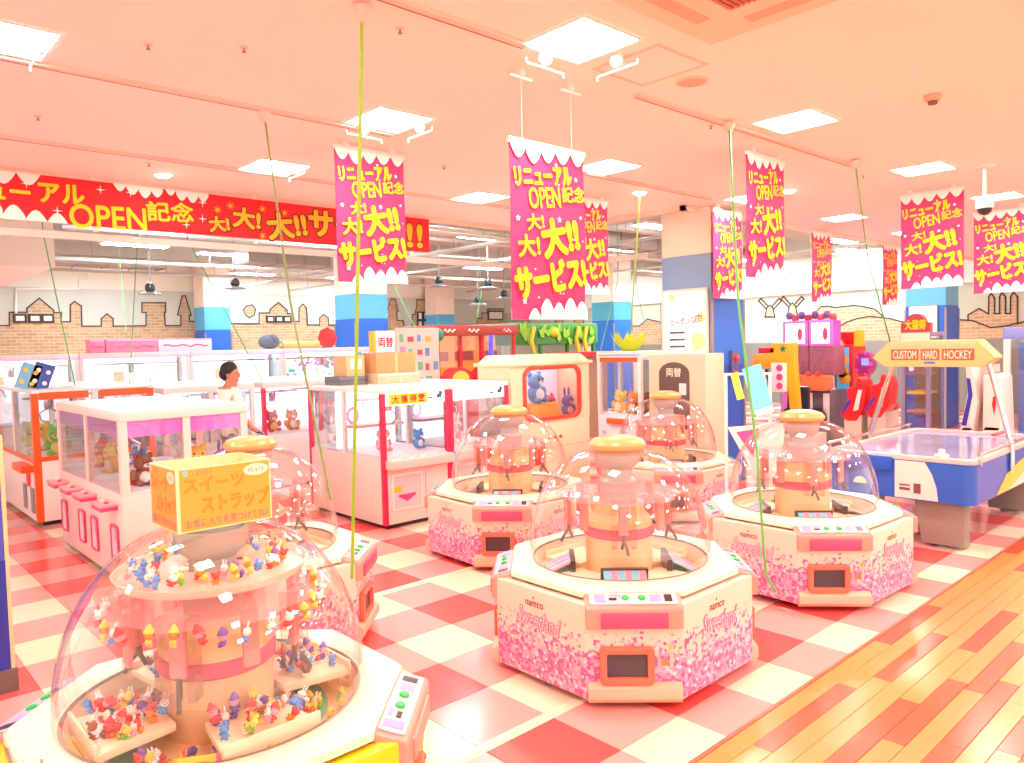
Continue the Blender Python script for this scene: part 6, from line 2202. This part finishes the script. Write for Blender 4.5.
# ---- white cabinets with blue inlay behind the hockey table
X = 8.0
A = [(965, 365), (970, 362), (973, 375), (978, 402), (973, 432), (960, 432), (967, 393)]
t = thing('ride_cabinet', 'white sculpted game cabinet with a blue inlay behind hockey table', 'arcade game', (0, 0, 0))
traced(A + [], X, X + 0.6).build('side_panel', HW, t, bevel=0.02)
traced([(966.5, 378), (970, 378.5), (972.5, 395), (966, 426), (961.5, 425), (968, 396)], X - 0.012, X).build('blue_inlay', mat('inlay_blue', (40, 50, 160), 0.4), t, smooth=False)
q0, q1 = atx(972, 432, X), atx(960, 432, X)
MB().box(X, X + 0.6, q0.y, q1.y, 0, q0.z + 0.05).build('base', HW, t, smooth=False)
B_ = [(983, 375), (996, 374), (998.5, 378), (1000.5, 432), (982.5, 432)]
t = thing('ride_cabinet', 'white game cabinet with a red inlay behind the scoreboard post', 'arcade game', (0, 0, 0))
traced(B_, X, X + 0.6).build('side_panel', HW, t, bevel=0.02)
traced([(993, 397), (995, 396), (996, 404), (994, 415), (992, 404)], X - 0.012, X).build('red_inlay', RED, t, smooth=False)
q0, q1 = atx(1000, 432, X), atx(983, 432, X)
MB().box(X, X + 0.6, q0.y, q1.y, 0, q0.z + 0.05).build('base', HW, t, smooth=False)
traced([(984, 366), (996, 364), (997, 372), (984, 373)], X + 0.3, X + 0.45).build('shade_panel', mat('shade_tan', (214, 190, 170), 0.5), t, smooth=False)
a, b = atx(1003, 400, 8.7), atx(1060, 400, 8.7)
t, xs, ys = cabinet('tall glass game cabinet with blue panels behind hockey table end', 8.7, 9.7, b.y, a.y, 1.95, 0.5, 1, 1, mat('cab_tan', (206, 186, 170), 0.5), mat('cab_blue_top', (120, 140, 200), 0.4), HW, toph=0.15, pw_=0.07)
MB().box(0.3, 0.34, 0.1, a.y - b.y - 0.1, 0.55, 1.75).build('blue_panel', mat('panel_blue', (70, 110, 190), 0.3), t, smooth=False)

# ---- leaflet stand between the dome games
c = atd(726, 420, 7.35)
t = thing('leaflet_stand', 'white leaflet stand with coloured sheets beside the blue pillar', 'leaflet stand', (c.x, c.y, 0), -PI / 4)
MB().box(-0.2, 0.5, -0.2, 0.25, 0.0, 0.03).build('foot', HW, t, bevel=0.006)
for x in (0.0, 0.42):
    MB().tube([(x, 0, 0.02), (x, 0, 1.56)], 0.017, 8).build('upright', WHITE, t)
MB().tube([(0, 0, 1.55), (0.42, 0, 1.55)], 0.012, 8).build('crossbar', WHITE, t)
def sheet(x0, x1, z0, z1, m, lean, y=-0.05, name='leaflet'):
    mb = MB(Matrix.Translation((0, y, z0)) @ Matrix.Rotation(lean, 4, 'Y'))
    mb.box(x0, x1, -0.006, 0.006, 0, z1 - z0)
    return mb.build(name, m, t, smooth=False)
sheet(0.1, 0.17, 1.28, 1.54, mat('leaf_lime', (226, 236, 90), 0.5), -0.25)
sheet(0.28, 0.46, 1.08, 1.54, mat('leaf_cyan', (120, 232, 236), 0.5), -0.28)
sheet(0.285, 0.455, 1.06, 1.12, WHITE, -0.28, -0.06)
mb = MB(plane((0.25, -0.08, 0.78), (1, 0, 0), (0, 0.12, 1)))
mb.prism([(-0.25, 0.27), (0.0, -0.22), (0.22, -0.22), (0.3, 0.3)], 0, 0.01)
sg = mb.build('sign_board', HW, t, smooth=False)
mb = MB(plane((0.25, -0.08, 0.78), (1, 0, 0), (0, 0.12, 1)))
mb.prism([(-0.17, 0.22), (-0.02, -0.02), (0.05, 0.25)], 0.01, 0.013)
mb.build('pink_print', MAG, sg, smooth=False)

# ---- blue machine at the left edge
t = thing('blue_machine', 'blue game machine with gold edge and white card at the aisle', 'arcade game', (-3.0, 1.0, 0))
MB().box(0, 1.08, 0, 0.9, 0.12, 1.45).build('body', mat('machine_violet_blue', (74, 80, 190), 0.35), t, bevel=0.01)
MB().box(0.02, 1.11, -0.02, 0.9, 0.0, 0.13).build('plinth', mat('plinth_grey', (110, 96, 92), 0.5), t, smooth=False)
MB().box(1.08, 1.10, 0.0, 0.9, 0.13, 1.45).build('gold_edge', GOLD, t, smooth=False)
MB().box(0.75, 1.02, -0.006, 0.0, 0.24, 0.44).build('white_card', CREAM, t, smooth=False)
MB().box(0.0, 1.08, -0.004, 0.0, 0.13, 0.75).build('lower_panel', mat('machine_navy', (40, 56, 160), 0.35), t, smooth=False)

# ---- green power cables from ceiling tracks down to the machines
CABG = mat('cable_green', (146, 186, 50), 0.4)
CABD = mat('cable_dark_green', (96, 178, 84), 0.4)


def cable(label, pts, r=0.008, m=CABG, sock=True):
    t = thing('power_cable', label, 'cable', (0, 0, 0))
    Q = []
    for i in range(len(pts) - 1):
        a, b = Vector(pts[i]), Vector(pts[i + 1])
        for k in range(6):
            Q.append(a.lerp(b, k / 6))
    Q.append(Vector(pts[-1]))
    MB().tube(Q, r, 6).build('cord', m, t)
    if sock:
        a = pts[0]
        MB(Matrix.Translation((a[0], a[1], a[2]))).lathe([(0.045, 0.0), (0.045, -0.02), (0.028, -0.05), (0.012, -0.07)], 14).build('ceiling_socket', railm, t)
    return t


def onray(u, v, ref):
    """point on the pixel ray at the same horizontal distance as ref"""
    d = ray(u, v)
    dist = ref if isinstance(ref, float) else math.hypot(ref[0] - CAM.x, ref[1] - CAM.y)
    k = dist / math.hypot(d.x, d.y)
    return CAM + d * k


c1 = atz(362, 7, CEIL - 0.02)
cable('thick lime cable hanging straight down in front of the pink banner', [c1, onray(357, 320, 4.2), onray(352, 578, 4.66)], 0.011)
c2 = atz(264, 112, CEIL - 0.02)
cable('thin cable slanting across the lit cabinets to the dome behind the sign box', [c2, onray(290, 300, c2), onray(331, 500, 4.72)], 0.008, mat('cable_olive', (110, 130, 60), 0.4))
c3 = atz(729, 123, CEIL - 0.02)
cable('green cable drooping to the dome game beside the hockey table', [c3, onray(738, 300, 5.75), onray(757, 450, 5.5), onray(763, 540, 5.44), onray(766, 575, 5.42), onray(776, 592, 5.4)], 0.009, CABD)
c4 = atz(855, 161, CEIL - 0.02)
cable('thin green cable beside the narrow banner and windmills', [c4, onray(868, 260, (7.5, 0.6, 0)), onray(893, 352, (9.0, 0.35, 0))], 0.01, CABD)
c5 = atz(640, 195, CEIL - 0.02)
cable('green cable from the spot lamp to the lotus-crowned cabinet', [c5, onray(634, 280, c5), onray(631, 331, (5.3, 2.3, 0))], 0.009, CABG, False)
for (a, b, d0, d1, lab) in (((43, 232), (75, 385), 9, 9.6, 'green cable reaching the tall cabinet row end'), ((138, 230), (129, 396), 9, 9.4, 'green cable hanging over the orange-trimmed cabinet'),
                            ((120, 268), (126, 333), 13, 10.8, 'pale green cable above the marquee boxes'), ((188, 240), (262, 380), 9.5, 9.3, 'green cable slanting past the man'),
                            ((392, 282), (440, 375), 12, 11.5, 'green cable slanting across the prize board'), ((618, 280), (600, 352), 12, 10.5, 'green cable beside the teal pillar'),
                            ((636, 287), (645, 325), 14, 13, 'short green cable between pillar and poster'), ((482, 290), (476, 322), 15, 14, 'thin cable above the candy game')):
    p, q = atd(a[0], a[1], d0), atd(b[0], b[1], d1)
    k = (UP - 0.01 - p.z)
    cable(lab, [(p.x, p.y, UP - 0.005), p, q], 0.007, CABD, False)
